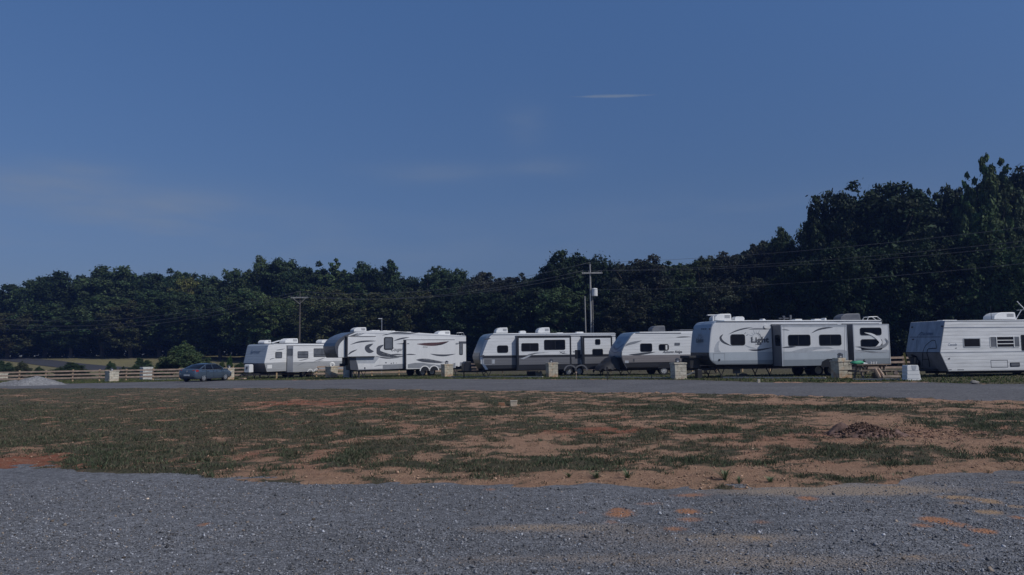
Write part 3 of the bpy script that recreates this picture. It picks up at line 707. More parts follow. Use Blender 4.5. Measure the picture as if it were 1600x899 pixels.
# ---- 6: old ribbed trailer on the right
t = Trailer('travel_trailer', 1476, 38, 11.4, 'old ribbed white trailer with a louvred window and a faded front, beside the tank cover', cat='trailer')
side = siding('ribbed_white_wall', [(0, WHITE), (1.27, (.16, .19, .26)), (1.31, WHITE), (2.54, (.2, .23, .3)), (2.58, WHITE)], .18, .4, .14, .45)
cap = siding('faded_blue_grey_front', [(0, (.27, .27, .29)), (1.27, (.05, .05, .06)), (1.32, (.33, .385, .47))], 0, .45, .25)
P = lambda a, b, off=0: tuple(t.S(a, b, off))
fr = [P(1476.5, 501), P(1475.8, 503), P(1468.6, 551.2), P(1482.5, 580.8)]
t.rf = [(0, 2.93), (9, 2.97)]
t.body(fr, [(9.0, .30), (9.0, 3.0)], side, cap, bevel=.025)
MB().box(fr[0][0], 9.0, -.02, .003, 2.90, 2.94).build('roof_trim', M['graphic_light'], t.root)
g = MB(); a0 = [(x-.02, z) for x, z in fr]
for i in range(1, 3): g.bar((fr[i][0], -.005, fr[i][1]), (fr[i+1][0], -.005, fr[i+1][1]), .03, .03)
g.build('corner_trim', M['graphic_mid'], t.root)
t.win(1505.3, 528, 1531.3, 543.3, r=.07, frame='graphic_light', fw=.05, glass='glass')
wo = t.win(1547, 525.3, 1592.3, 543.4, r=.06, frame='plastic_white', fw=.035, glass='glass_blind')
xa, za = t.S(1547, 543.4); xb, zb = t.S(1592.3, 525.3); H = zb-za; W_ = xb-xa
g = MB().box(xa+.2*W_, xa+.225*W_, -.05, -.024, za+.03, zb-.03).box(xa+.78*W_, xa+.805*W_, -.05, -.024, za+.03, zb-.03)
for k in (.33, .64): g.box(xa+.226*W_, xa+.779*W_, -.045, -.024, za+k*H-.02, za+k*H+.02)
g.build('louvre_frame', M['plastic_white'], wo)
g = MB()
for k in (.06, .37, .68): g.box(xa+.24*W_, xa+.77*W_, -.033, -.0245, za+k*H+.01, za+(k+.24)*H)
g.build('louvre_pane', M['glass'], wo)
t.win(1596.5, 523, 1640, 548, r=.05)
g = MB(); t.rect_line(g, 1547.7, 563, 1575.2, 574.4, .03, mat=0)
g.build('storage_door_outline', [M['graphic']], t.root)
t.win(1578.5, 566.5, 1592.8, 573.2, r=.02, glass='plastic_grey')
t.text('Cascade', 1481.5, 540.6, .13, .52, mat='graphic_blue', bold=0, shear=.2)
g = MB(); t.patch(g, [(1492, 544), (1495, 543.4), (1495, 544.7), (1492, 545)], mat=0); t.patch(g, [(1481, 560.5), (1484.5, 559), (1484, 562), (1481, 562)], mat=0); t.patch(g, [(1496, 577.5), (1506, 577.5), (1506, 578.6), (1496, 578.6)], mat=0); t.patch(g, [(1482, 577.5), (1487, 577.5), (1487, 578.6), (1482, 578.6)], mat=0)
g.build('reflector', M['graphic'], t.root)
g = MB()
t.front_line(g, [(1441.5, 565), (1442, 552), (1446, 541), (1456, 532.5), (1461.5, 532.3)], .035); t.front_line(g, [(1461.5, 532.3), (1463.8, 543.6)], .03); t.front_line(g, [(1463.8, 544.3), (1450.5, 545.3)], .05); t.front_line(g, [(1450.3, 545.3), (1451.5, 563), (1453, 574)], .05)
t.front_line(g, [(1441.5, 562), (1452, 561.5)], .03); t.front_line(g, [(1433, 550), (1433, 530), (1436, 523), (1443, 519)], .018)
t.front_line(g, [(1421.5, 527), (1470, 526.7)], .025)
t.front_line(g, [(1441.6, 553), (1441.8, 572)], .02)
g.build('front_outline', M['black'], t.root)
t.front_text('Coachmen', 1437, 524.5, .2, .95, 'graphic_blue', .35, .02)
# cable bundle hanging on the front
g = MB()
for a, b, c in ((1427, 555, 1431), (1430, 556, 1436), (1433, 560, 1437)):
    pts = [t.front(a, b), t.front(a+4, b+4), t.front(c+1, b+9), t.front(c, b+14)]
    g.tube([(p[0]-.05, p[1], p[2]) for p in pts], .03, 6)
g.build('cable_bundle', M['black'], t.root)
for a, b in ((1472.5, 510), (1425.5, 511.5), (1427, 530.5)):
    x_, y_, z_ = t.front(a, b); y_ = min(max(y_, .08), 2.36); MB().box(x_-.04, x_+.02, y_-.05, y_+.05, z_-.03, z_+.03).build('marker_lamp', M['black'], t.root)
t.wheels([6.6, 7.4], .34, 'rim_white'); t.chassis(.34, .5, 1.2, (1.2,), .40)
t.ac(1553.4, 1587, 488, 499.2); t.dome(1481, .9, .06, 2.95)
x_, _ = t.S(1586, 497, -1.2)
MB().tube([(x_, 1.2, 2.98), (x_+.45, 1.2, 3.55)], .022, 6).tube([(x_+.2, 1.2, 4.02), (x_+.75, 1.2, 3.5)], .02, 6).tube([(x_+.45, .9, 3.55), (x_+.45, 1.5, 3.55)], .014, 6).build('television_antenna', M['plastic_white'], t.root)
x_, _ = t.S(1548.5, 490, -.5); MB().tube([(x_, .5, 2.95), (x_, .5, 3.75)], .012, 5).build('whip_antenna', M['black'], t.root)
MB().tube([(-1.0, 1.0, .45), (-1.0, 1.0, 1.05), (-.95, 1.0, 1.12)], .17, 12).build('propane_tank', M['black'], t.root)
MB().bar((-.55, 2.0, .4), (-.68, 2.05, 1.3), .1, .05).build('safety_pole', pbr('yellow_paint', (.55, .40, .08), .5), t.root)
T6 = t
# ------------------------------------------------------------------ sedan
def sedan():
    x, y, z = gp(318.5, 596.4)
    paint = pbr('slate_blue_car_paint', (.085, .12, .165), .22, .35, var=.03)
    paint.node_tree.nodes['Principled BSDF'].inputs['Coat Weight'].default_value = .5
    root = tag(empty('sedan', (x-.35, y+1.35, z), R(-16)), 'slate blue four-door sedan parked with its rear to the road', 'car')
    def loft(secs, mb, mat=0):
        n = len(secs[0][1]); v = []
        for yy, half in secs:
            ring = [(a, yy, b) for a, b in half]+[(-a, yy, b) for a, b in half[::-1]]
            v += ring
        m = 2*n; f = []
        for i in range(len(secs)-1): f += [(i*m+k, i*m+(k+1) % m, (i+1)*m+(k+1) % m, (i+1)*m+k) for k in range(m)]
        f += [tuple(range(m)), tuple((len(secs)-1)*m+k for k in range(m))[::-1]]
        mb.add(v, f, mat)
    S_ = [(-2.39, .62, .45, .74), (-2.37, .74, .38, .90), (-2.30, .82, .30, 1.00), (-2.1, .88, .24, 1.05), (-1.75, .905, .21, 1.06), (-1.2, .91, .2, 1.02), (-.4, .915, .2, .98), (.5, .915, .2, .97), (1.1, .91, .2, .97), (1.5, .90, .2, .93), (1.9, .88, .22, .86), (2.2, .81, .27, .77), (2.34, .70, .34, .66), (2.38, .55, .42, .58)]
    secs = []
    for yy, w, lo, hi in S_:
        md = lo+(hi-lo)*.5
        secs.append((yy, [(w*.45, lo), (w*.88, lo), (w*.97, lo+.08), (w, md-.05), (w*.995, md+.12), (w*.965, hi-.10), (w*.90, hi-.03), (w*.6, hi+.005), (w*.2, hi+.015)]))
    mb = MB(); loft(secs, mb)
    body = mb.build('body', paint, root, smooth=True)
    cut = MB()
    for yy in (-1.42, 1.30):
        for sx in (-1, 1): cut.lathe([(.36, sx*.60), (.36, sx*1.2)], 'x', (0, yy, .33), 28)
    cu = cut.build('cut', M['black']); md = body.modifiers.new('arches', 'BOOLEAN'); md.object = cu; md.operation = 'DIFFERENCE'; md.solver = 'EXACT'
    dg = bpy.context.evaluated_depsgraph_get(); me = bpy.data.meshes.new_from_object(body.evaluated_get(dg)); body.modifiers.clear(); body.data = me
    bpy.data.objects.remove(cu)
    # cabin
    gs = [(-1.86, .74, 1.03, 1.05), (-1.6, .72, 1.02, 1.14), (-1.25, .66, 1.0, 1.32), (-.95, .62, .98, 1.41), (-.5, .60, .97, 1.465), (0, .60, .96, 1.47), (.35, .60, .96, 1.44), (.75, .64, .96, 1.28), (1.1, .68, .95, 1.08), (1.35, .70, .93, .97)]
    secs = [(yy, [(.80, lo-.04), (.815, lo+.01), (.815-(.815-w)*.5, lo+(hi-lo)*.5), (w+.02, hi-.04), (w-.06, hi-.005), (w*.4, hi+.012)]) for yy, w, lo, hi in gs]
    mb = MB(); loft(secs, mb); cab = mb.build('window_glass', M['glass'], root, smooth=True)
    rf = MB()
    rs = [(-1.0, .60, 1.395), (-.5, .60, 1.472), (0, .60, 1.478), (.35, .60, 1.452), (.5, .60, 1.40)]
    v = []; 
    for yy, w, h in rs: v += [(-w-.015, yy, h-.05), (-w+.04, yy, h-.005), (-w*.4, yy, h+.016), (w*.4, yy, h+.016), (w-.04, yy, h-.005), (w+.015, yy, h-.05)]
    rf.add(v, [(i*6+k, i*6+k+1, i*6+7+k, i*6+6+k) for i in range(4) for k in range(5)])
    for sx in (-1, 1):
        rf.bar((sx*.625, -.95, 1.37), (sx*.80, -1.82, 1.02), .10, .06).bar((sx*.62, .46, 1.38), (sx*.79, 1.28, .97), .07, .05)
        rf.bar((sx*.625, -.28, 1.42), (sx*.815, -.22, .96), .05, .07).bar((sx*.63, -.98, 1.38), (sx*.82, -1.22, 1.0), .05, .06).bar((sx*.635, -1.0, 1.39), (sx*.635, .5, 1.39), .05, .04)
    rf.build('roof', paint, root)
    tr = MB()
    for sx in (-1, 1):
        tr.box(sx*.905-.012, sx*.905+.012, -1.7, 1.1, .955, .975)
    tr.build('window_trim', M['steel'], root)
    for sx in (-1, 1):
        tl = MB(); prof = [(sx*.52, -2.365, .80), (sx*.80, -2.285, .80), (sx*.885, -2.06, .84), (sx*.88, -2.06, .97), (sx*.80, -2.26, .985), (sx*.53, -2.34, .97)]
        v = [(a+sx*.012, b-.016, c) for a, b, c in prof]+[(a*.94, b+.06, c) for a, b, c in prof]; tl.add(v, [(0, 1, 4, 5), (1, 2, 3, 4)]+[(i, (i+1) % 6, (i+1) % 6+6, i+6) for i in range(6)])
        tl.build('tail_light', M['lamp_red'], root)
        hl = MB().sphere((sx*.68, 2.16, .68), .14, sc=(1.1, .9, .6)); hl.build('headlight', M['lantern_glass'], root, smooth=True)
        MB().sphere((sx*1.0, .72, 1.03), .12, sc=(.9, .5, .7)).bar((sx*.82, .75, .98), (sx*.95, .72, 1.0), .05, .04).build('wing_mirror', paint, root, smooth=True)
        for yy in (.12, -.95): MB().box(sx*.925-.012, sx*.925+.012, yy-.09, yy+.09, .82, .85).build('door_handle', paint, root, .005)
    dl = MB()
    for sx in (1, -1):
        for yy in (.95, -.25, -1.15): dl.box(sx*.912-.006, sx*.912+.007, yy-.006, yy+.006, .34, .93)
    dl.build('door_gap', M['black'], root)
    MB().box(-.26, .26, -2.425, -2.36, .50, .62).build('licence_plate', M['graphic_light'], root)
    MB().box(-.72, .72, -2.42, -2.2, .36, .41).build('bumper_insert', M['black'], root)
    MB().lathe([(.07, -2.40), (.07, -2.375), (.05, -2.37)], 'y', (0, 0, .86), 14).build('badge', M['steel'], root)
    for yy in (-1.42, 1.30):
        for sx in (-1, 1):
            c = (0, yy, .325)
            w = MB().lathe([(.20, sx*.70), (.31, sx*.68), (.325, sx*.74), (.325, sx*.87), (.30, sx*.90), (.205, sx*.885), (.2, sx*.86)], 'x', c, 24).build('wheel', M['rubber'], root, smooth=False)
            rm = MB().lathe([(.21, sx*.84), (.21, sx*.893), (.185, sx*.893), (.175, sx*.85), (.001, sx*.84)], 'x', c, 24)
            for k in range(7):
                a = 2*math.pi*k/7; rm.bar((sx*.885, yy+.03*math.cos(a), .325+.03*math.sin(a)), (sx*.89, yy+.19*math.cos(a), .325+.19*math.sin(a)), .03, .045)
            rm.build('rim', M['rim'], w)
sedan()

# ------------------------------------------------------------------ stone pillars
def stone_mat(name, base, stain=.5, grey=False):
    m, nt, b = nodes(name); co = obco(nt)
    vo = N(nt, 'ShaderNodeTexVoronoi'); vo.inputs['Scale'].default_value = 3.1; nt.links.new(obco(nt, (1, 1, 1.9)), vo.inputs['Vector'])
    c = ramp(nt, noise(nt, co, 5, 6, .7), [(.25, tuple(k*.62 for k in base)), (.5, base), (.75, tuple(min(1, k*1.15) for k in base))])
    bwn = nt.nodes.new('ShaderNodeSeparateColor'); nt.links.new(vo.outputs['Color'], bwn.inputs[0]); c = mixc(nt, .8, c, ramp(nt, bwn.outputs[0], [(0, .72), (1, 1.1)]), 'MULTIPLY')
    if stain:
        sp = N(nt, 'ShaderNodeSeparateXYZ'); nt.links.new(co, sp.inputs[0])
        lowz = ramp(nt, sp.outputs[2], [(0, 1.0), (.45, 0.0)]); n2 = ramp(nt, noise(nt, co, 4, 3), [(.38, 0.0), (.6, 1.0)])
        f = math_(nt, 'MULTIPLY', math_(nt, 'MAXIMUM', lowz, math_(nt, 'MULTIPLY', ramp(nt, noise(nt, co, 2.3, 2), [(.52, 0.0), (.62, 1.0)]), .7)), n2)
        c = mixc(nt, math_(nt, 'MULTIPLY', f, stain), c, (.50, .24, .09))
    nt.links.new(c, b.inputs['Base Color']); b.inputs['Roughness'].default_value = .92
    bump(nt, b, noise(nt, co, 18, 5, .7), .8, .02); return m
M['stone'] = stone_mat('cream_limestone', (.58, .525, .41), .8)
M['stone_white'] = stone_mat('pale_rough_stone', (.60, .60, .56), .1)
M['stone_clean'] = stone_mat('cream_stone_clean', (.60, .555, .45), .3)
M['mortar'] = pbr('mortar', (.16, .155, .15), .95)
def pillar(pl, pm, pr, yt, yb, label, mat='stone', lantern=0, wide_cap=True, step=False, seed=0, Yfix=None):
    rnd = random.Random(seed+5); x, y, z = gp(pm, yb)
    if Yfix: y = Yfix; x = ray(pm, yb)[0]*y; z = float(gz(x, y))
    k = y/F; wr = (pr-pm)*k; wl = (pm-pl)*k; s_ = max(.45, math.hypot(wr, wl)); th = math.atan2(wl, wr)
    az = math.atan2(-x, y)     # the way back to the camera, measured from -Y towards +X
    rz = az+th; h = (yb-yt)*k*1.0
    root = tag(empty('stone_pillar', (x, y, z), rz), label, 'pillar', 'stone faced utility pillars along the road')
    mb = MB(); capz = h-.09; rows = max(3, round(capz/.2)); rh = capz/rows
    MB().box(.025, s_-.025, .025, s_-.025, -.05, capz-.005).build('mortar_core', M['mortar'], root)
    for r_ in range(rows):
        z0 = r_*rh; 
        for face in range(4):
            cuts = [0]+sorted(rnd.uniform(.2, .8)*s_ for _ in range(rnd.choice((1, 1, 2))))+[s_]
            for a, b in zip(cuts[:-1], cuts[1:]):
                if b-a < .04: continue
                e = rnd.uniform(0, .022); g_ = .004; d = .05
                lo, hi = a+g_, b-g_; 
                if face == 0: mb.box(lo, hi, -e, d, z0+g_, z0+rh-g_)
                if face == 1: mb.box(-e, d, max(lo, d+.002), min(hi, s_-d-.002), z0+g_, z0+rh-g_) if min(hi, s_-d)-max(lo, d) > .02 else None
                if face == 2: mb.box(lo, hi, s_-d, s_+e, z0+g_, z0+rh-g_)
                if face == 3: mb.box(s_-d, s_+e, max(lo, d+.002), min(hi, s_-d-.002), z0+g_, z0+rh-g_) if min(hi, s_-d)-max(lo, d) > .02 else None
    mb.build('stone_facing', M[mat], root, .012, 1)
    c = MB().box(-.035, s_+.035, -.035, s_+.035, capz, h); c.build('cap', M[mat], root, .015, 1)
    if step: MB().box(.06, .5, .08, s_-.1, h+.001, h+.13).build('cap_block', M[mat], root, .012, 1); h += .13
    if lantern:
        q = s_*.42; w = .10; L = MB().box(q-w, q+w, q-w, q+w, h+.001, h+.03)
        for i in (-1, 1):
            for j in (-1, 1): L.box(q+i*w*.86-.012, q+i*w*.86+.012, q+j*w*.86-.012, q+j*w*.86+.012, h+.03, h+.20)
        n_ = len(L.v); w2 = w*1.35
        L.add([(q-w2, q-w2, h+.20), (q+w2, q-w2, h+.20), (q+w2, q+w2, h+.20), (q-w2, q+w2, h+.20), (q, q, h+.20+.09)], [(0, 1, 2, 3), (0, 1, 4), (1, 2, 4), (2, 3, 4), (3, 0, 4)])
        lo = L.build('lantern', M['lantern'], root); MB().box(q-w*.7, q+w*.7, q-w*.7, q+w*.7, h+.032, h+.195).build('lantern_glass', M['lantern_glass'], lo)
    return root
pillar(-8, -2.5, 9.6, 583.8, 594, 'pale stone pillar half hidden by the gravel heap, at the picture\'s left edge', 'stone_clean', seed=1)
pillar(164.4, 170.9, 183.9, 580, 597, 'short cream stone pillar with a small lantern, in front of the fence', 'stone_clean', 1, seed=2)
pillar(218.5, 222.9, 236.8, 574.3, 593.8, 'whitest rough stone pillar, no lantern, between the sedan and the short lantern pillar', 'stone_white', seed=3)
pillar(350, 355.9, 365.3, 575.9, 594.3, 'cream stone pillar right beside the front of the sedan', 'stone', 1, seed=4)
pillar(508.2, 517, 527.4, 572.9, 590.7, 'orange stained stone pillar under the fifth wheel\'s overhanging nose', 'stone', seed=5)
pillar(536.3, 545, 551, 567, 590.3, 'grey stone pillar partly hidden by the fifth wheel\'s lower nose', 'stone_white', seed=6, Yfix=65.5)
pillar(689.2, 694.7, 708, 569.5, 589.4, 'stone pillar with a lantern beside the fifth wheel\'s rear wheels', 'stone', 1, seed=7)
pillar(853.2, 857.3, 871.9, 567.4, 590.2, 'stone pillar with a lantern in front of the charcoal skirted trailer\'s wheels', 'stone', 1, seed=8)
pillar(1047.7, 1054.7, 1072.7, 565.7, 591.7, 'broad cream stone pillar with a lantern between the blue nosed trailer and the largest trailer', 'stone_clean', 1, seed=9, Yfix=43.6)
pillar(1299.5, 1311, 1330, 563.9, 592, 'tallest cream stone pillar with a stepped cap and lantern, before the largest trailer\'s wheels', 'stone', 1, step=True, seed=10)

# ------------------------------------------------------------------ fence
def fence():
    pl = [(-62, 70.5), (-24, 70.5), (-6, 73.5), (14, 66.5), (24.5, 51.5), (52, 50)]
    seg = []
    for a, b in zip(pl[:-1], pl[1:]):
        a = np.array(a); b = np.array(b); L = np.linalg.norm(b-a); n = max(1, round(L/2.5)); seg += [tuple(a+(b-a)*k/n) for k in range(n)]
    seg.append(pl[-1]); root = tag(empty('rail_fence', (seg[0][0], seg[0][1], float(gz(*seg[0])))), 'long three-rail wooden fence running behind the sedan and the trailers', 'fence')
    ro = np.array(root.location); H = 1.12
    for i, (x, y) in enumerate(seg):
        z = float(gz(x, y)); j = random.uniform(-.03, .03); d = np.array([x, y, z])-ro
        MB().tube([(d[0], d[1], d[2]-.3), (d[0]+j, d[1], d[2]+H+random.uniform(-.02, .03))], [.085, .078], 8).build('post', M['wood_new'], root)
    for i in range(0, len(seg)-1, 2):
        q = seg[i:i+3]
        for hz in (.36, .68, 1.0):
            mb = MB(); jz = random.uniform(-.02, .02)
            for a, b in zip(q[:-1], q[1:]):
                A = np.array([a[0], a[1]-.11, float(gz(*a))+hz+jz])-ro; B = np.array([b[0], b[1]-.11, float(gz(*b))+hz+jz])-ro
                d = (B-A)/np.linalg.norm(B-A)*.01; mb.bar(A+d, B-d, .04, .14)
            mb.build('rail', M['wood_rail'], root)
fence()

# ------------------------------------------------------------------ utility poles and cables
def upole(px, Y, ytop, ycross, xl, xr, label, mat, vbrace=False, can=False, lean=0, radius=.115):
    b = at(px, 545, Y); x, y = b[0], b[1]; z = float(gz(x, y)); zt = at(px, ytop, Y)[2]-z; zc = at(px, ycross, Y)[2]-z
    root = tag(empty('utility_pole', (x, y, z)), label, 'utility pole'); hl = abs(at(xr, ycross, Y)[0]-at(xl, ycross, Y)[0])/2
    MB().tube([(0, 0, -.5), (0, 0, zt*.5), (0, 0, zt)], [radius*1.15, radius, radius*.75], 10).build('pole', M[mat], root)
    off = (at((xl+xr)/2, ycross, Y)[0]-x); ys = -.16
    ca = MB().box(off-hl, off+hl, ys-.06, ys+.06, zc-.08, zc+.08).build('crossarm', M['wood_pole_light'], root)
    for k in (-hl+.12, -hl*.35, hl-.12):
        MB().lathe([(.02, .08), (.05, .11), (.05, .17), (.03, .2), (.045, .23), (.02, .27)], 'z', (off+k, ys, zc), 8).build('insulator', M['plastic_grey'], ca)
    if vbrace:
        v = MB()
        for s_ in (-1, 1): v.bar((off+s_*hl*.72, ys-.03, zc-.09), (0, ys, zc-.95), .06, .05)
        v.build('brace', M['wood_pole_light'], root)
    MB().lathe([(.03, 0), (.06, .05), (.05, .18), (.02, .22)], 'z', (0, 0, zt), 8).build('top_insulator', M['plastic_grey'], root)
    if can:
        zc2 = at(px, 456, Y)[2]-z
        MB().lathe([(.30, -.75), (.34, -.7), (.34, .1), (.30, .16), (.1, .2)], 'z', (.46, -.1, zc2+.2), 16).build('transformer', M['plastic_white'], root)
        MB().tube([(-.05, -.2, .1), (-.06, -.2, zt*.72)], .05, 8).build('conduit', M['steel'], root)
        MB().tube([(.22, -.1, 1.0), (.22, -.1, zc2-.4)], .04, 8).build('ground_wire_guard', M['wood_pole_light'], root)
    return (x+off, y+ys, z+zc+.27), hl, (x, y, z+zt+.2)
cA, hA, tA = upole(467.8, 112, 457.5, 465.5, 455, 482, 'dark wooden utility pole with a V braced crossarm behind the small ribbed trailer', 'wood_pole', True)
cB, hB, tB = upole(924.5, 85, 413, 427, 909, 941, 'grey utility pole with a white transformer behind the charcoal skirted trailer', 'wood_pole_light', can=True, radius=.115)
b = at(921, 545, 83); z = float(gz(b[0], b[1])); zt = at(919.5, 463, 83)[2]-z
po = MB().tube([(0, 0, -.3), (-.05, 0, zt)], [.075, .06], 8).build('service_pole', M['wood_pole_light']); po.location = (b[0]-.35, b[1], z)
tag(po, 'slim bare grey pole standing just left of the transformer pole', 'pole')
def cable(a, b, sag, label, r=.014, group='overhead power cables'):
    a = np.array(a); b = np.array(b); pts = []
    for i in range(25):
        t = i/24; p = a+(b-a)*t; pts.append((p[0], p[1], p[2]-4*sag*t*(1-t)))
    o = MB().tube(pts, r, 5).build('power_cable', M['cable'], smooth=True, fix=False); tag(o, label, 'cable', group); return o
far_r = at(1740, 340, 60)   # next pole beyond the right edge
def fr_pt(px, py, Y): return at(px, py, Y)
rr = [(1760, 334, 57, tB, 'topmost cable from the transformer pole across the tall trees on the right'), (1760, 358, 57, (cB[0]-hB+.12, cB[1], cB[2]), 'second highest cable crossing the tall trees on the right'), (1760, 367, 57, (cB[0]+hB-.12, cB[1], cB[2]), 'third cable down crossing the tall trees on the right'), (1760, 394, 57, (tB[0], tB[1]-.15, cB[2]-2.2), 'lowest cable crossing the tall trees on the right')]
for px, py, Y, a, lb in rr: cable(a, fr_pt(px, py, Y), .75, lb, .012)
cable(tA, tB, 1.6, 'topmost cable between the two utility poles', .02); cable((cA[0]-hA+.12, cA[1], cA[2]), (cB[0]-hB+.12, cB[1], cB[2]), 1.6, 'crossarm cable from left arm to left arm between the two utility poles', .02)
cable((cA[0]+hA-.12, cA[1], cA[2]), (cB[0]+hB-.12, cB[1], cB[2]), 1.6, 'crossarm cable from right arm to right arm between the two utility poles', .02)
for py, a, lb in ((492, tA, 'highest cable running left from the dark utility pole'), (500, (cA[0]-hA+.12, cA[1], cA[2]), 'middle cable running left from the dark utility pole'), (509, (cA[0]+hA-.12, cA[1], cA[2]), 'lowest cable running left from the dark utility pole')):
    cable(a, fr_pt(-60, py, 138), 2.6, lb, .018)
# small lamp post
b = at(596.4, 545, 84); z = float(gz(b[0], b[1])); zt = at(596.4, 498.5, 84)[2]-z
root = tag(empty('lamp_post', (b[0], b[1], z)), 'thin lamp post with a short arm standing behind the fifth wheel trailer', 'lamp post')
MB().tube([(0, 0, -.2), (0, 0, zt)], .05, 8).build('post', M['steel'], root); MB().box(-.38, .05, -.08, .08, zt-.02, zt+.07).build('lamp_head', M['plastic_white'], root, .01)

# ------------------------------------------------------------------ small things round the trailers
def ground_at(px, py, Y=None):
    x, y, z = gp(px, py)
    if Y: x = ray(px, py)[0]*Y; y = Y; z = float(gz(x, y))
    return x, y, z
# white moulded gas bottle cover
x, y, z = ground_at(1426, 595.5)
root = tag(empty('tank_cover', (x, y, z), R(8)), 'white moulded plastic tank cover standing on the verge left of the old ribbed trailer', 'tank cover')
KX = .74
prof = [(-.47, 0), (-.47, .12), (-.45, .14), (-.46, .3), (-.43, .32), (-.44, .48), (-.42, .50), (-.42, .68), (-.37, .74), (.33, .74), (.38, .66), (.39, .50), (.42, .48), (.43, .32), (.46, .30), (.48, .14), (.50, .12), (.52, 0)]
prof = [(a*KX, b) for a, b in prof]; MB().prism(prof, -.1, .28).build('shell', M['plastic_white'], root, .03, 2)
MB().prism([(-.10, .73), (-.08, .58), (-.02, .50), (.08, .50), (.14, .58), (.17, .73)], -.108, -.098).build('hand_recess', M['graphic_light'], root)
for zz in (.13, .31, .49): MB().box(-.31, .28, -.106, -.099, zz-.008, zz+.008).build('moulded_rib', M['graphic_light'], root)
# picnic table
x, y, z = ground_at(1368, 592.5); tz = R(9)
root = tag(empty('picnic_table', (x, y, z), tz), 'weathered wooden picnic table beside the tallest stone pillar, loaded with clutter', 'picnic table')
tt = MB()
for k in range(5): tt.box(-.95, 1.0, .08+k*.15, .21+k*.15, .72, .76)
tt.build('tabletop', M['wood_old'], root)
for yy in (-.38, 1.0):
    tt = MB()
    for k in range(2): tt.box(-1.15, 1.0, yy+k*.14, yy+.12+k*.14, .42, .46)
    tt.build('bench', M['wood_old'], root)
for xx in (-.65, .7):
    a = MB().bar((xx, .05, .0), (xx, .32, .72), .05, .12).bar((xx, .85, .0), (xx, .52, .72), .05, .12).box(xx-.045, xx-.005, -.35, 1.28, .35, .42).box(xx+.026, xx+.06, .1, .8, .62, .72)
    a.build('leg_frame', M['wood_old'], root)
def onTable(lx, ly, lz): 
    c, s_ = math.cos(tz), math.sin(tz); return (x+lx*c-ly*s_, y+lx*s_+ly*c, z+lz)
def blob(name, loc, sc, mat, label, cat, seed, rz=0, rough=.16, group=None):
    bm = bmesh.new(); bmesh.ops.create_icosphere(bm, subdivisions=3, radius=1); rn = np.random.default_rng(seed); ph = rn.random(9)*6
    for v in bm.verts:
        p = v.co.copy(); k = 1+rough*(math.sin(3*p.x+ph[0])*math.sin(4*p.y+ph[1])+.6*math.sin(7*p.z+ph[2]+3*p.x)+.4*math.sin(9*p.y+ph[3]))
        v.co = Vector((p.x*k*sc[0], p.y*k*sc[1], max(-.75, p.z*k)*sc[2]+.75*sc[2]))
    me = bpy.data.meshes.new(name); bm.to_mesh(me); bm.free(); me.polygons.foreach_set('use_smooth', [True]*len(me.polygons))
    o = link(name, me, None, [M[mat]]); o.location = loc; o.rotation_euler = (0, 0, rz); tag(o, label, cat, group); return o
blob('plastic_bag', onTable(-.75, .35, .762), (.36, .2, .11), 'green_bag', 'crumpled green plastic bag on the left end of the picnic table', 'bag', 3)
def bottle(loc, h, r, mat, label, group='bottles and cups on the picnic table'):
    o = MB().lathe([(r, 0), (r, h*.62), (r*.4, h*.8), (r*.4, h)], 'z', (0, 0, 0), 10).build('bottle', M[mat], smooth=False); o.location = loc; tag(o, label, 'bottle', group)
bottle(onTable(-.32, .4, .762), .26, .07, 'black', 'black bottle behind the green bag on the picnic table')
for k, (a, lb) in enumerate(((.02, 'white cup nearest the black bottle on the picnic table'), (.17, 'middle white cup of three in a row on the picnic table'), (.32, 'rightmost white cup of three in a row on the picnic table'))):
    o = MB().lathe([(.035, 0), (.05, .13), (.045, .13), (.03, .01)], 'z', (0, 0, 0), 10).build('cup', M['plastic_white']); o.location = onTable(a, .35, .762); tag(o, lb, 'cup', 'bottles and cups on the picnic table')
blob('cloth', onTable(-.42, .22, .762), (.14, .1, .05), 'plastic_white', 'small pale cloth beside the black bottle on the picnic table', 'cloth', 5)
# firewood and boxes under and beside the table
def log(loc, L, r, rz, tilt, label, mat='wood_new'):
    o = MB().tube([(-L/2, 0, 0), (0, 0, r*.1), (L/2, 0, 0)], [r, r*1.05, r*.9], 8).build('log', M[mat]); o.location = loc; o.rotation_euler = (0, tilt, rz); tag(o, label, 'log', 'split logs by the picnic table'); return o
log(onTable(-.25, -.52, .30), .62, .09, R(8), R(62), 'leaning split log under the picnic table, left one of the leaning pair', 'wood_rail')
log(onTable(-.02, -.52, .30), .60, .08, R(-5), R(58), 'leaning split log under the picnic table, right one of the leaning pair', 'wood_rail')
log(onTable(.35, -.75, .11), .95, .10, R(4), 0, 'long weathered log lying on the grass in front of the picnic table', 'wood_old')
log(onTable(.75, -.62, .29), .42, .10, R(60), R(12), 'short thick log resting across the right end of the long log', 'wood_rail')
o = MB().box(-.25, .25, -.18, .18, 0, .26).box(-.22, .22, -.19, .19, .26, .31).build('storage_box', M['black'], bevel=.02); o.location = onTable(.35, .3, 0); tag(o, 'black box with a grey lid under the picnic table', 'box')
blob('cooler_lid', onTable(.35, .3, .312), (.2, .13, .05), 'plastic_grey', 'grey lid lying on the black box under the picnic table', 'lid', 8)
# stove on the ground right of the table
rt = tag(empty('camp_stove', onTable(1.35, -.15, 0), tz), 'small black camp stove on legs right of the picnic table', 'camp stove')
MB().box(-.3, .3, -.2, .2, .32, .42).build('body', M['black'], rt, .015)
for a in (-.27, .27):
    for b_ in (-.17, .17): MB().box(a-.015, a+.015, b_-.015, b_+.015, 0, .32).build('leg', M['black'], rt)
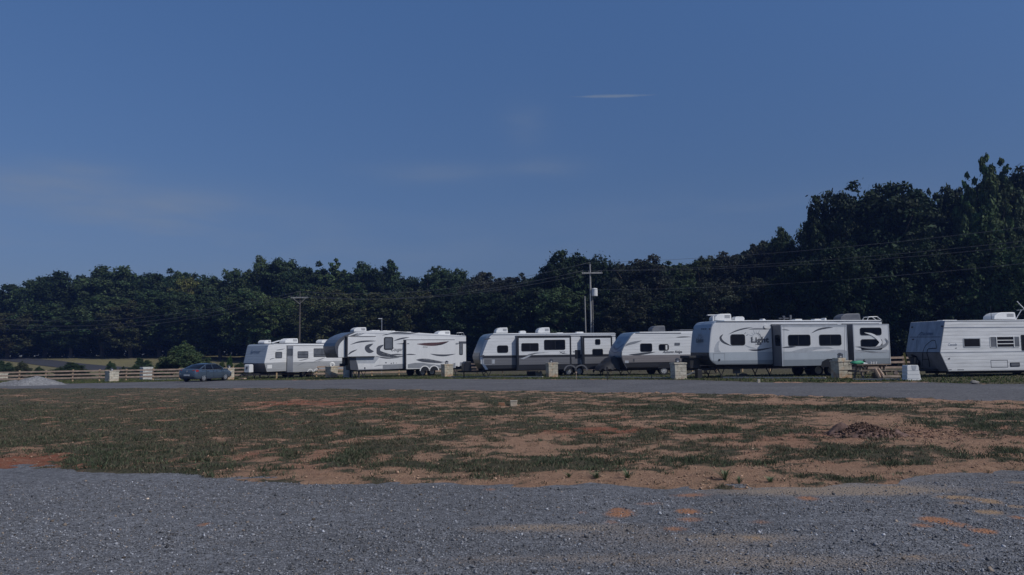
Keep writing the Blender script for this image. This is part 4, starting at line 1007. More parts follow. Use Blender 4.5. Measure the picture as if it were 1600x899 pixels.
# boxes, jugs and stakes
def simple(name, px, py, Y, mbf, mat, label, cat, rz=0, bev=.01, group=None):
    x, y, z = ground_at(px, py, Y); o = mbf.build(name, M[mat], None, bev); o.location = (x, y, z); o.rotation_euler = (0, 0, rz); return tag(o, label, cat, group)
simple('storage_tub', 830, 586, 59.5, MB().box(-.35, .35, -.25, .25, 0, .34).box(-.38, .38, -.28, .28, .34, .39), 'plastic_grey', 'grey lidded storage tub on the grass under the charcoal skirted trailer', 'tub')
jug = lambda: MB().lathe([(.13, 0), (.14, .02), (.14, .28), (.06, .38), (.05, .42)], 'z', (0, 0, 0), 12).bar((.05, 0, .40), (.13, 0, .26), .03, .03)
simple('water_jug', 839.5, 586, 58.8, jug(), 'plastic_white', 'white water jug nearest the grey storage tub', 'jug', group='white jugs under the trailer')
simple('water_jug', 844.5, 586, 58.8, jug(), 'plastic_white', 'white water jug nearest the stone pillar with the lantern', 'jug', group='white jugs under the trailer')
simple('meter_box', 1151, 584.5, 45.5, MB().box(-.2, .2, -.12, .12, .0, .06).box(-.03, .03, -.03, .03, .06, .25).box(-.2, .2, -.12, .12, .25, .58), 'plastic_grey', 'grey box on a short post under the largest trailer', 'utility box')
blob('sandbag', ground_at(1161, 584, 46.5), (.26, .18, .13), 'rock', 'pale sack beside the grey box under the largest trailer', 'sack', 12)
simple('marker_block', 1185.5, 598.3, None, MB().box(-.06, .06, -.05, .05, 0, .17).box(-.02, .02, -.055, -.05, .05, .12), 'stone_clean', 'small white marker block at the road edge in front of the largest trailer', 'marker')
simple('wooden_stake', 432.2, 592.5, None, MB().box(-.05, .05, -.05, .05, -.1, .55), 'wood_new', 'short wooden stake at the road edge in front of the small ribbed trailer', 'stake')
simple('metal_stake', 949, 594.3, None, MB().tube([(0, 0, -.1), (0, 0, .8)], .025, 6).box(-.06, .06, -.01, .01, .6, .8), 'chassis', 'dark metal stake at the road edge before the black covered tongue', 'stake')
simple('metal_stake', 1018, 593.5, None, MB().tube([(0, 0, -.1), (0, 0, .3)], .03, 6), 'chassis', 'low dark metal stake at the road edge before the blue nosed trailer', 'stake')
simple('metal_stake', 900.5, 593.5, None, MB().tube([(0, 0, -.1), (0, 0, .5)], .02, 6).box(-.05, .05, -.01, .01, .4, .5), 'wood_rail', 'rusty thin stake right of the charcoal skirted trailer\'s wheels', 'stake')
x, y, z = ground_at(518.6, 590.5, 68.5)
root = tag(empty('satellite_dish', (x, y, z), R(20)), 'small round satellite dish on a stand behind the orange stained pillar', 'satellite dish')
MB().tube([(0, 0, 0), (0, 0, 1.05)], .03, 6).build('stand', M['steel'], root)
MB().lathe([(.001, .06), (.15, .045), (.27, 0), (.28, -.01), (.15, .03), (.001, .045)], 'y', (0, -.02, 1.15), 20).build('dish', M['plastic_white'], root, smooth=True)
MB().bar((0, -.02, 1.0), (0, -.32, 1.12), .03, .03).box(-.05, .05, -.38, -.30, 1.08, 1.17).build('receiver_arm', M['plastic_grey'], root)
blob('rock', ground_at(1522.5, 600), (.17, .12, .08), 'rock', 'pale rock at the road edge in front of the old ribbed trailer', 'rock', 21)
x, y, z = ground_at(802.8, 635.5)
o = MB().box(-.1, .1, -.08, .08, -.02, .15).box(-.11, .11, -.09, .09, .15, .175).build('field_block', M['stone_clean'], bevel=.01); o.location = (x, y, z); tag(o, 'small pale yellow block standing in the patchy grass in the middle of the field', 'block')
o = MB().box(-.09, .09, -.07, .07, -.02, .12).build('brick_block', pbr('rust_orange_brick', (.32, .16, .09), .9), bevel=.008); o.location = (x-.36, y+.02, z); tag(o, 'rust orange brick left of the pale yellow block in the field', 'brick')
x, y, z = ground_at(863, 647)
pm = MB(); vv = [(-.12+.24*i/6, -.08+.16*j/4, .015+.02*math.sin(i*1.3+j)) for i in range(7) for j in range(5)]
o = pm.add(vv, [(i*5+j, (i+1)*5+j, (i+1)*5+j+1, i*5+j+1) for i in range(6) for j in range(4)]).build('paper_scrap', M['plastic_white']); o.location = (x, y, z+.01); tag(o, 'white scrap of paper lying in the field grass', 'paper')
# ------------------------------------------------------------------ outlines of the gravel lot and the gravel road
def wline(pts):
    q = sorted([gp(a, b)[:2] for a, b in pts]); return np.array(q)
LOT = wline([(0, 733), (100, 737), (200, 742), (300, 747), (400, 752), (550, 757), (700, 758), (800, 762), (900, 762), (1000, 766), (1100, 769), (1200, 768), (1300, 762), (1400, 757), (1480, 745), (1600, 742)])
RN = wline([(0, 608), (200, 607.5), (400, 607), (600, 609), (800, 611.5), (1000, 614), (1200, 617.5), (1400, 622), (1600, 628.5)])
RF = wline([(0, 601), (130, 599.5), (300, 595.5), (400, 594.6), (500, 594), (560, 593), (700, 592.6), (900, 593.4), (1080, 594), (1200, 598), (1330, 598.5), (1430, 597), (1500, 599.5), (1600, 601)])
def ext(q, x):
    x = np.asarray(x, float); y = np.interp(x, q[:, 0], q[:, 1])
    s0 = (q[2, 1]-q[0, 1])/(q[2, 0]-q[0, 0]); s1 = (q[-1, 1]-q[-3, 1])/(q[-1, 0]-q[-3, 0])
    return y+np.where(x < q[0, 0], (x-q[0, 0])*s0*.6, 0)+np.where(x > q[-1, 0], (x-q[-1, 0])*s1*.3, 0)
edge_lot = lambda x: ext(LOT, x); near_rd = lambda x: np.maximum(ext(RN, x), edge_lot(x)+6); far_rd = lambda x: np.maximum(ext(RF, x), near_rd(x)+6)
def offset(x, y):
    """fine relief of the soil; it dips under the gravel sheets so that their borders stay ragged"""
    n = fbm(x*1.1, y*1.1, 5)-.5; n2 = fbm(x*.35+9, y*.35+3, 3)-.5
    n4 = fbm(x*3.3+31, y*3.3, 3)-.5; w = (n*1.1+n2*1.1+n4*.7)
    e = edge_lot(x)+w*.55; a = sstep(.25, -.25, y-e)
    e1 = near_rd(x)+w*1.2; e2 = far_rd(x)+w*1.5; b = sstep(-.3, .3, y-e1)*sstep(.3, -.3, y-e2)
    fld = (1-a)*(1-b)
    return -.06*np.maximum(a, b)+fld*(.025+n*.07+.085*(fbm(x*4, y*4, 4)-.5)*sstep(60, 20, y))
def gauss(x, y, cx, cy, rx, ry): return np.exp(-(((x-cx)/rx)**2+((y-cy)/ry)**2))
def spots(x, y, lst):
    s = 0
    for px, py, wx, wy, a in lst:
        cx, cy, _ = gp(px, py); k = cy/F; s = s+a*gauss(x, y, cx, cy, wx*k, abs(gp(px, py-wy/2)[1]-gp(px, py+wy/2)[1])*.7+.05)
    return s
BARE = [(930, 675, 80, 5, 1.0), (860, 672, 40, 4, .6), (250, 639, 30, 4, 1), (290, 671, 22, 6, 1.2), (420, 633, 60, 9, 1.1), (560, 628, 90, 9, 1.2), (470, 646, 40, 5, .6), (40, 722, 60, 12, 1.2), (90, 709, 45, 7, 1.1), (120, 664, 26, 6, .8), (150, 638, 14, 3, .6), (395, 713, 25, 9, 1), (330, 690, 12, 4, .5),
        (560, 692, 40, 12, .9), (430, 675, 20, 5, .7), (640, 672, 30, 8, .6), (600, 650, 60, 8, .5), (700, 640, 60, 7, .7), (860, 705, 60, 14, 1.3), (940, 650, 60, 6, .5), (1000, 720, 120, 20, 1.1), (1130, 745, 150, 22, 1.4), (1230, 700, 60, 10, .7),
        (1100, 690, 60, 10, .8), (1050, 660, 70, 7, .6), (1390, 665, 70, 22, 1.5), (1450, 690, 60, 16, 1.3), (1330, 735, 110, 16, 1.2), (1520, 710, 40, 8, .8), (1240, 655, 60, 8, .6), (1430, 643, 60, 4, .8), (1580, 640, 30, 4, .7), (720, 745, 90, 8, .7), (880, 750, 60, 8, .8), (1540, 735, 60, 8, .6), (520, 748, 40, 6, .5), (780, 685, 40, 8, .5), (1180, 630, 90, 4, .6), (950, 620, 60, 3, .5)]
LUSH = [(420, 742, 30, 10, 1), (150, 732, 50, 6, .8), (360, 738, 60, 8, .6), (660, 733, 30, 10, .8), (760, 748, 25, 6, .6), (820, 748, 40, 9, 1), (910, 726, 60, 8, 1.2), (1010, 722, 50, 8, 1.1), (1080, 724, 50, 7, .9), (1560, 712, 70, 16, 1), (1480, 665, 70, 12, 1.4), (1560, 655, 60, 12, 1.2), (1300, 710, 60, 8, .7), (1200, 728, 16, 5, .9), (1110, 668, 60, 6, .7), (1350, 640, 80, 8, .9), (1060, 640, 160, 8, .7), (880, 660, 80, 8, .5), (740, 650, 50, 8, .6), (560, 715, 80, 14, .4), (1420, 730, 60, 8, .6), (560, 680, 60, 12, .4)]
RED = [(40, 722, 80, 14, 1.2), (290, 671, 26, 6, 1), (470, 632, 100, 8, .9), (560, 627, 110, 6, .8), (250, 639, 34, 4, 1), (935, 675, 80, 5, 2.4), (870, 672, 40, 5, 1), (395, 713, 26, 9, .3), (970, 656, 40, 4, .8), (1090, 660, 40, 4, .5), (740, 668, 30, 8, .5)]
def cover(x, y):
    n = fbm(x*.55, y*.75, 5); n1 = fbm(x*2.3+40, y*2.6, 4); n2 = fbm(x*.13+3, y*.16+8, 3)
    left = sstep(3, -9, x-(y-20)*.15)
    n3 = fbm(x*6.5+11, y*8, 3)
    c = .545+(n-.5)*1.6+(n1-.5)*2.6+(n3-.5)*2.0+(n2-.5)*.6+left*.54
    c = c-.62*spots(x, y, BARE)+.50*spots(x, y, LUSH)-.04*sstep(6, 12, x)
    c = c-.35*sstep(1.6, .2, y-edge_lot(x))-.25*sstep(1.5, .3, near_rd(x)-y)
    beyond = sstep(-.2, .5, y-far_rd(x)); c = c*(1-beyond)+beyond*(1.15+(n1-.5)*1.2)
    return np.clip(c, 0, 1)
def redness(x, y):
    return np.clip(1.25*spots(x, y, RED)+.04+(fbm(x*.3+50, y*.35, 3)-.5)*1.6+.25*sstep(2, -8, x)-.05, 0, 1)

def ground_mat():
    m, nt, b = nodes('patchy_soil_and_grass'); co = obco(nt)
    at_ = N(nt, 'ShaderNodeAttribute'); at_.attribute_name = 'cover'; sp = N(nt, 'ShaderNodeSeparateColor'); nt.links.new(at_.outputs['Color'], sp.inputs[0])
    cv, rd, dry = sp.outputs
    fine = noise(nt, co, 26, 6, .75); mid = noise(nt, co, 5, 5, .65); tiny = noise(nt, co, 90, 3, .7)
    soil = mixc(nt, ramp(nt, mid, [(.3, 0.0), (.7, 1.0)]), (.66, .41, .27), (.48, .285, .185))
    red = mixc(nt, fine, (.52, .19, .10), (.34, .13, .09))
    soil = mixc(nt, math_(nt, 'MULTIPLY', rd, ramp(nt, mid, [(.25, .4), (.6, 1.0)]), clamp=True), soil, red)
    soil = mixc(nt, .75, soil, ramp(nt, fine, [(.3, .38), (.46, .88), (.7, 1.18)]), 'MULTIPLY')
    soil = mixc(nt, .6, soil, ramp(nt, tiny, [(.32, .42), (.55, 1.1)]), 'MULTIPLY')
    g = mixc(nt, ramp(nt, mid, [(.3, 0.0), (.7, 1.0)]), (.095, .098, .058), (.175, .145, .10)); g = mixc(nt, dry, g, (.25, .22, .11))
    g = mixc(nt, .9, g, ramp(nt, fine, [(.3, .45), (.7, 1.35)]), 'MULTIPLY')
    f = math_(nt, 'ADD', cv, math_(nt, 'MULTIPLY', math_(nt, 'SUBTRACT', fine, .5), 2.6)); f = math_(nt, 'ADD', f, math_(nt, 'MULTIPLY', math_(nt, 'SUBTRACT', tiny, .5), .8))
    f = ramp(nt, f, [(.42, 0.0), (.60, 1.0)])
    c = mixc(nt, f, soil, g); nt.links.new(c, b.inputs['Base Color']); b.inputs['Roughness'].default_value = .95; b.inputs['Specular IOR Level'].default_value = .15
    h = math_(nt, 'ADD', math_(nt, 'MULTIPLY', fine, 1.0), math_(nt, 'MULTIPLY', mid, .8)); bump(nt, b, h, 1.0, .10); return m
def build_ground():
    xs = np.unique(np.concatenate([-np.geomspace(900, 46, 26), np.arange(-45, -16, .3), np.arange(-16, 16, .14), np.arange(16, 45.1, .3), np.geomspace(46, 900, 26)]))
    ys = np.unique(np.concatenate([-np.geomspace(700, 5, 14), np.arange(-4, 7, 1.0), np.arange(7, 22, .10), np.arange(22, 62, .22), np.arange(62, 165, 1.2), np.geomspace(166, 1500, 18)]))
    X, Y = np.meshgrid(xs, ys, indexing='ij'); Z = gz(X, Y)+np.where((Y > 5) & (Y < 70), offset(X, Y), 0)
    Z = Z+np.where(Y > 84, .0, 0); V = np.stack([X, Y, Z], -1).reshape(-1, 3); nx, ny = X.shape
    i = np.arange(nx-1)[:, None]*ny+np.arange(ny-1)[None]; Fc = np.stack([i, i+ny, i+ny+1, i+1], -1).reshape(-1, 4)
    cv = cover(X, Y); rd = redness(X, Y); dry = .30*sstep(-.5, -.05, Y-near_rd(X)-.0)*sstep(0.4, 0, Y-near_rd(X))*sstep(-6, 3, X)
    ver = sstep(0, 1, Y-far_rd(X)); dry = np.maximum(dry, ver*.18*sstep(60, 45, Y)); dry = np.maximum(dry, sstep(88, 112, Y)*.62+sstep(88, 100, Y)*(fbm(X*.06, Y*.2, 4)-.5)*1.2)
    dry = dry*(1-sstep(150, 156, Y)); A = np.stack([cv, rd, np.clip(dry, 0, 1)], -1).reshape(-1, 3)
    o = link('ground', np_mesh('ground', V, Fc, A, 'cover', True), None, [ground_mat()]); tag(o, kind='structure')
build_ground()

def gravel_mat(name, base=(.172, .174, .186), tan=True, scale=1.0):
    m, nt, b = nodes(name); co = obco(nt)
    v1 = N(nt, 'ShaderNodeTexVoronoi'); v1.inputs['Scale'].default_value = 42*scale; nt.links.new(co, v1.inputs['Vector'])
    v2 = N(nt, 'ShaderNodeTexVoronoi'); v2.inputs['Scale'].default_value = 95*scale; nt.links.new(co, v2.inputs['Vector'])
    s1 = N(nt, 'ShaderNodeSeparateColor'); nt.links.new(v1.outputs['Color'], s1.inputs[0]); s2 = N(nt, 'ShaderNodeSeparateColor'); nt.links.new(v2.outputs['Color'], s2.inputs[0])
    a = ramp(nt, s1.outputs[0], [(0, tuple(k*.45 for k in base)), (.5, base), (.85, tuple(k*1.35 for k in base)), (1, tuple(k*2.1 for k in base))])
    bb = ramp(nt, s2.outputs[1], [(0, tuple(k*.5 for k in base)), (.6, base), (1, tuple(k*1.6 for k in base))])
    c = mixc(nt, .5, a, bb)
    big = noise(nt, co, .35, 5, .6); c = mixc(nt, 1, c, ramp(nt, big, [(.3, .80), (.7, 1.18)]), 'MULTIPLY'); c = mixc(nt, 1, c, ramp(nt, noise(nt, co, 7, 6, .9), [(.32, .5), (.68, 1.5)]), 'MULTIPLY')
    if tan:
        at_ = N(nt, 'ShaderNodeAttribute'); at_.attribute_name = 'cover'; sp = N(nt, 'ShaderNodeSeparateColor'); nt.links.new(at_.outputs['Color'], sp.inputs[0])
        fn = noise(nt, co, 30, 5, .7)
        for k, col in ((0, (.34, .26, .19)), (1, (.42, .19, .09)), (2, (.42, .27, .15))):
            f = ramp(nt, math_(nt, 'ADD', sp.outputs[k], math_(nt, 'MULTIPLY', math_(nt, 'SUBTRACT', fn, .5), 1.1 if k else .7)), [(.30, 0.0), (.95, .85 if k else .8)]); c = mixc(nt, f, c, col)
    nt.links.new(c, b.inputs['Base Color']); b.inputs['Roughness'].default_value = .9; b.inputs['Specular IOR Level'].default_value = .2
    h = math_(nt, 'SUBTRACT', 1.0, v1.outputs['Distance']); h2 = math_(nt, 'SUBTRACT', 1.0, v2.outputs['Distance'])
    bump(nt, b, math_(nt, 'ADD', h, math_(nt, 'MULTIPLY', h2, .4)), .8, .02); return m
TANP = [(1000, 850, 300, 30, .35), (880, 825, 160, 10, .7), (1100, 790, 250, 8, .4), (1250, 768, 200, 7, .8), (1150, 840, 140, 8, .5), (800, 826, 90, 6, .6), (660, 800, 60, 5, .3), (1350, 770, 120, 6, .8), (860, 875, 200, 8, .5), (1200, 880, 300, 14, .5), (60, 772, 60, 5, .2), (140, 790, 60, 4, .35), (330, 850, 50, 4, .5), (1500, 870, 120, 10, .4)]
ORP = [(970, 799, 16, 4, 1.6), (968, 805, 22, 4, 1.2), (1075, 800, 17, 3.5, 1.6), (1080, 813, 22, 3, 1.1), (1055, 828, 22, 3.5, .9), (955, 817, 14, 2.5, .9), (1460, 813, 20, 3.2, 1.8), (1495, 821, 17, 3, 1.7), (1440, 822, 18, 2.6, 1), (1537, 831, 17, 2.6, 1.7), (1262, 780, 17, 3.4, 1.2), (1590, 810, 12, 3, 1), (1512, 853, 9, 2, .9), (1185, 817, 22, 3, .7), (765, 766, 12, 2, .8), (317, 821, 7, 2.2, 1.2), (1015, 788, 25, 2.5, .7), (1080, 775, 40, 3, .8), (910, 802, 9, 2, .8)]
YEP = [(1490, 778, 28, 2.6, 1.3), (1545, 784, 17, 4, 1.5), (1545, 801, 22, 3.4, 1.4), (1500, 787, 26, 2.5, .8), (1590, 793, 18, 2.6, .9), (1430, 872, 26, 3, .7), (1360, 785, 12, 2.4, .8), (1400, 762, 30, 2, .8), (1180, 842, 22, 3.5, .8), (1590, 755, 20, 2, .9), (370, 850, 10, 2, .4)]
def sheet(name, xs, y0f, y1f, n, dz, mat, attr=None, kind='structure'):
    X = np.repeat(xs[:, None], n, 1); t = np.linspace(0, 1, n)[None]; Y = y0f(X[:, :1])*(1-t)+y1f(X[:, :1])*t
    Z = gz(X, Y)+dz; V = np.stack([X, Y, Z], -1).reshape(-1, 3); nx = len(xs)
    i = np.arange(nx-1)[:, None]*n+np.arange(n-1)[None]; Fc = np.stack([i, i+n, i+n+1, i+1], -1).reshape(-1, 4)
    A = attr(X, Y).reshape(-1, 3) if attr else None
    return tag(link(name, np_mesh(name, V, Fc, A, 'cover', True), None, [mat]), kind=kind)
def lot_attr(x, y):
    t = np.clip(spots(x, y, TANP)*.8+(fbm(x*.5, y*.8, 4)-.5)*.9+.22*sstep(.7, .05, edge_lot(x)-y)*sstep(-2, 3, x)+.1*sstep(-1, 3, x)-.05, 0, 1)
    return np.stack([t, np.clip(spots(x, y, ORP), 0, 1)*(.6+.8*fbm(x*5, y*7, 3)), np.clip(spots(x, y, YEP), 0, 1)*(.6+.8*fbm(x*5+7, y*7, 3))], -1)
GR = gravel_mat('crushed_granite')
sheet('gravel_lot', np.unique(np.concatenate([np.arange(-40, -9, .5), np.arange(-9, 9, .06), np.arange(9, 40, .5)])), lambda x: x*0-3, lambda x: edge_lot(x)+.45, 190, .006, GR, lot_attr)
sheet('gravel_road', np.arange(-90, 70, .5), lambda x: near_rd(x)-1.2, lambda x: far_rd(x)+1.4, 60, -.006, gravel_mat('packed_road_gravel', (.142, .138, .142), False, .55))
# asphalt road in the valley beyond the fence
rp = []
for px, py, w in ((-220, 553.5, 6), (-60, 557.6, 6), (0, 560.3, 6), (58, 565.2, 6), (92, 569.6, 6), (130, 573.5, 6), (171, 576.6, 6), (230, 580, 6)):
    r = ray(px, py); best = None
    for Y in np.arange(84, 175, .25):
        d = abs((r[2]*Y+1.65)-float(gz(r[0]*Y, Y)))
        if best is None or d < best[0]: best = (d, r[0]*Y, Y)
    rp.append(best[1:])
rp = spline([np.array(p) for p in rp], 12)
v = []; 
for i, p in enumerate(rp):
    d = rp[min(i+1, len(rp)-1)]-rp[max(i-1, 0)]; d = d/np.linalg.norm(d); nn = np.array([-d[1], d[0]])
    for k in (-2.7, -1.3, 0, 1.3, 2.7): q = p+nn*k; v.append((q[0], q[1], float(gz(q[0], q[1]))+.06))
tag(MB().add(v, [(i*5+k, i*5+k+1, i*5+k+6, i*5+k+5) for i in range(len(rp)-1) for k in range(4)]).build('asphalt_road', pbr('asphalt', (.045, .045, .05), .85, var=.2), fix=False), kind='structure')
# thin concrete edging strips at the near side of the pitches
for pts in (((232, 594.2), (284, 593.4)), ((700, 590.6), (848, 590.4)), ((876, 591), (1046, 592.3)), ((1332, 595.3), (1406, 595.2)), ((1130, 592), (1290, 592.6))):
    a = gp(*pts[0]); b_ = gp(*pts[1]); kb = MB(); n = 8
    for i in range(n):
        p, q = [np.array(a)*(1-t)+np.array(b_)*t for t in (i/n, (i+1)/n)]
        p[2] = gz(p[0], p[1]); q[2] = gz(q[0], q[1]); kb.bar(p+[0, 0, .03], q+[0, 0, .03], .16, .14)
    tag(kb.build('kerb', M['concrete']), kind='structure')

# ------------------------------------------------------------------ gravel stones and grass (nobody could count them)
def attr_mat(name, rough=.9, trans=0, spec=.2, objcol=False):
    m, nt, b = nodes(name); a = N(nt, 'ShaderNodeAttribute'); a.attribute_name = 'tint'; c = a.outputs['Color']
    if objcol:
        oi = N(nt, 'ShaderNodeObjectInfo'); c = mixc(nt, 1, c, oi.outputs['Color'], 'MULTIPLY')
    nt.links.new(c, b.inputs['Base Color']); b.inputs['Roughness'].default_value = rough; b.inputs['Specular IOR Level'].default_value = spec
    if trans:
        t = N(nt, 'ShaderNodeBsdfTranslucent'); nt.links.new(c, t.inputs[0]); mx = N(nt, 'ShaderNodeMixShader'); mx.inputs[0].default_value = trans
        nt.links.new(b.outputs[0], mx.inputs[1]); nt.links.new(t.outputs[0], mx.inputs[2]); nt.links.new(mx.outputs[0], nt.nodes['Material Output'].inputs[0])
    return m
_OCT = np.array([[1, 0, 0], [-1, 0, 0], [0, 1, 0], [0, -1, 0], [0, 0, 1], [0, 0, -1]], float)
_OCF = np.array([[0, 2, 4], [2, 1, 4], [1, 3, 4], [3, 0, 4], [2, 0, 5], [1, 2, 5], [3, 1, 5], [0, 3, 5]])
_CUB = np.array([[a, b, c] for a in (-1, 1) for b in (-1, 1) for c in (-1, 1)], float)
_CUF = np.array([[0, 1, 3], [0, 3, 2], [4, 6, 7], [4, 7, 5], [0, 4, 5], [0, 5, 1], [2, 3, 7], [2, 7, 6], [0, 2, 6], [0, 6, 4], [1, 5, 7], [1, 7, 3]])
def rot_rand(n):
    q = RNG.normal(size=(n, 4)); q /= np.linalg.norm(q, axis=1)[:, None]; w, x, y, z = q.T
    return np.stack([np.stack([1-2*(y*y+z*z), 2*(x*y-z*w), 2*(x*z+y*w)], -1), np.stack([2*(x*y+z*w), 1-2*(x*x+z*z), 2*(y*z-x*w)], -1), np.stack([2*(x*z-y*w), 2*(y*z+x*w), 1-2*(x*x+y*y)], -1)], 1)
def stones(name, P, S, C, label, kind='stuff'):
    n = len(P); T = _CUB*.62; A = RNG.uniform(.55, 1.15, (n, 1, 3))*np.array([1, .85, .62]); J = RNG.uniform(.6, 1.25, (n, 8, 1))
    V = (T[None]*J)*A*S[:, None, None]; V = np.einsum('nij,nkj->nki', rot_rand(n), V); V[:, :, 2] *= .75; V += P[:, None]
    Fc = (_CUF[None]+np.arange(n)[:, None, None]*8).reshape(-1, 3)
    o = link(name, np_mesh(name, V.reshape(-1, 3), Fc, np.repeat(C, 8, 0)), None, [attr_mat(name+'_stone', .85)]); return tag(o, label, 'gravel', kind=kind)
n = 120000; Y = 4.3+5.6*RNG.random(n)**1.25; X = (RNG.random(n)*2-1)*(Y*.76+.3); e = edge_lot(X); k = Y < e-.05; X, Y = X[k], Y[k]
A = lot_attr(X, Y); keep = (RNG.random(len(X)) > .75*np.clip(A.sum(1), 0, 1)) & (fbm(X*.3+5, Y*2.2, 4)+RNG.normal(size=len(X))*.16 > .36); X, Y = X[keep], Y[keep]; n = len(X)
S = .006+.009*RNG.random(n)**2.0+(RNG.random(n) > .965)*.020*RNG.random(n); b0 = .175*np.exp(RNG.normal(size=n)*.48); b0 = np.where(RNG.random(n) > .975, .29, b0)
C = np.stack([b0, b0*1.01, b0*1.08], -1)*np.where(RNG.random(n) > .9, 1, 1)[:, None]; br = RNG.random(n) > .93; C[br] *= np.array([1.25, 1.0, .75])
stones('gravel', np.stack([X, Y, .006+S*.25], -1), S, C, 'loose crushed grey stones on the gravel lot in front')

def blades(name, X, Y, H, W, C, bend=.5, label='', cat='grass'):
    n = len(X); Z = gz(X, Y)+offset(X, Y); a = RNG.random(n)*2*np.pi; d = np.stack([np.cos(a), np.sin(a)], -1); q = RNG.random(n)*2*np.pi; l = np.stack([np.cos(q), np.sin(q)], -1)*(H*bend*RNG.random(n))[:, None]
    P = np.stack([X, Y, Z-.01], -1); V = np.zeros((n, 5, 3)); w = W[:, None]*.5
    V[:, 0, :2] = P[:, :2]-d*w; V[:, 1, :2] = P[:, :2]+d*w; V[:, 0, 2] = V[:, 1, 2] = P[:, 2]
    V[:, 2, :2] = P[:, :2]+d*w*.8+l*.4; V[:, 3, :2] = P[:, :2]-d*w*.8+l*.4; V[:, 2, 2] = V[:, 3, 2] = P[:, 2]+H*.6; V[:, 4, :2] = P[:, :2]+l; V[:, 4, 2] = P[:, 2]+H*(1-.3*RNG.random(n))
    b_ = np.arange(n)[:, None, None]*5; Fc = (np.array([[0, 1, 2], [0, 2, 3], [3, 2, 4]])[None]+b_).reshape(-1, 3)
    o = link(name, np_mesh(name, V.reshape(-1, 3), Fc, np.repeat(C, 5, 0)), None, [attr_mat(name+'_blade', .75, .25)]); return tag(o, label, cat, kind='stuff')
def grass_colour(n, dry):
    g = np.array([.076, .092, .052])[None]*np.exp(RNG.normal(size=(n, 1))*.42); d = np.array([.19, .15, .10])[None]*np.exp(RNG.normal(size=(n, 1))*.25)
    k = (RNG.random(n) < dry)[:, None]; return np.where(k, d, g)
def tufts(Y0, Y1, dens, per, rad, h, w, thr, label, lushh=1.6, addry=0):
    area = .76*(Y1**2-Y0**2); n = int(area*dens); Y = np.sqrt(Y0**2+(Y1**2-Y0**2)*RNG.random(n)); X = (RNG.random(n)*2-1)*Y*.76
    c = cover(X, Y)+RNG.normal(size=n)*.12; ok = (c > thr) & (Y > edge_lot(X)+.12) & (Y < near_rd(X)-.3); X, Y, c = X[ok], Y[ok], c[ok]
    lush = np.clip(spots(X, Y, LUSH), 0, 1); hh = h*(.5+.5*RNG.random(len(X)))*(1+lush*(lushh-1)); k = np.repeat(np.arange(len(X)), per)
    a = RNG.random(len(k))*2*np.pi; r = rad*np.sqrt(RNG.random(len(k)))*(1+.4*lush[k]); x = X[k]+r*np.cos(a)*1.3; y = Y[k]+r*np.sin(a)
    H = hh[k]*(.45+.55*RNG.random(len(k))); W = w*(.6+.8*RNG.random(len(k))); dry = np.clip(.42-.5*lush[k]+.5*(fbm(x*.4+70, y*.5, 3)-.5)*2, .04, .8)
    return blades('grass', x, y, H, W, grass_colour(len(k), dry+addry), 1.5, label)
tufts(8.6, 15.5, 54, 18, .10, .085, .010, .50, 'patchy green and straw grass of the field nearest the gravel lot')
tufts(15.5, 26, 24, 14, .17, .075, .015, .48, 'patchy grass across the middle of the field')
tufts(26, 52, 4.5, 10, .32, .07, .032, .46, 'thin grass in the far part of the field up to the gravel road')
tufts(8.9, 24, 1.5, 70, .17, .13, .010, .44, 'larger leafy grass clumps standing out of the patchy field')
tufts(8.8, 30, 13, 7, .2, .05, .012, .22, 'thin straw coloured stubble between the grass patches', 1.2, .35)
tufts(8.8, 20, 5, 12, .05, .06, .009, .06, 'small lone grass tufts dotted over the bare sand')
n = 16000; Y = 8.8+22*RNG.random(n)**1.5; X = (RNG.random(n)*2-1)*Y*.76; k = (Y > edge_lot(X)+.1) & (Y < near_rd(X)-.5); X, Y = X[k], Y[k]; k = cover(X, Y)+RNG.normal(size=len(X))*.15 < .5; X, Y = X[k], Y[k]
S = (.006+.016*RNG.random(len(X))**3)*(1+Y/30); b0 = .36*np.exp(RNG.normal(size=len(X))*.3); stones('soil_crumbs', np.stack([X, Y, gz(X, Y)+offset(X, Y)+S*.3], -1), S, np.stack([b0, b0*.66, b0*.45], -1), 'crumbs of dry soil and grit on the bare sand of the field')
# verge under and before the trailers
n = 90000; X = RNG.uniform(-62, 46, n); d = RNG.random(n)**1.6*16; Y = far_rd(X)+.35+d; k = (Y < 82) & (np.abs(X) < Y*.78); X, Y = X[k], Y[k]; n = len(X)
C = np.array([.075, .105, .032])[None]*np.exp(RNG.normal(size=(n, 1))*.3); dr = RNG.random(n) < .25; C[dr] = [.22, .19, .09]
blades('grass', X, Y, .03+.09*RNG.random(n)**2, .03+.03*RNG.random(n), C, .7, 'mown green verge grass under and in front of the trailers')
# single weeds standing in the bare soil
def weed(px, py, h, label, nb=26, seed=0):
    nb = int(nb*1.6); h *= .7
    x, y, z = gp(px, py); rn = random.Random(seed); mb = MB()
    for _ in range(nb):
        a = rn.random()*6.283; L = h*rn.uniform(.5, 1.1); r = L*rn.uniform(.25, 1.5); w = .0045
        p0 = (0, 0, 0); p1 = (r*.45*math.cos(a), r*.45*math.sin(a), L*.65); p2 = (r*math.cos(a), r*math.sin(a), L*rn.uniform(.75, 1)); dx, dy = -math.sin(a)*w, math.cos(a)*w
        mb.add([(dx*.5, dy*.5, -.01), (-dx*.5, -dy*.5, -.01), (p1[0]+dx, p1[1]+dy, p1[2]), (p1[0]-dx, p1[1]-dy, p1[2]), p2], [(0, 1, 3, 2), (2, 3, 4)])
    o = mb.build('weed', M['weed'], fix=False); o.location = (x, y, z+.01); tag(o, label, 'weed', 'single weeds in the bare soil')
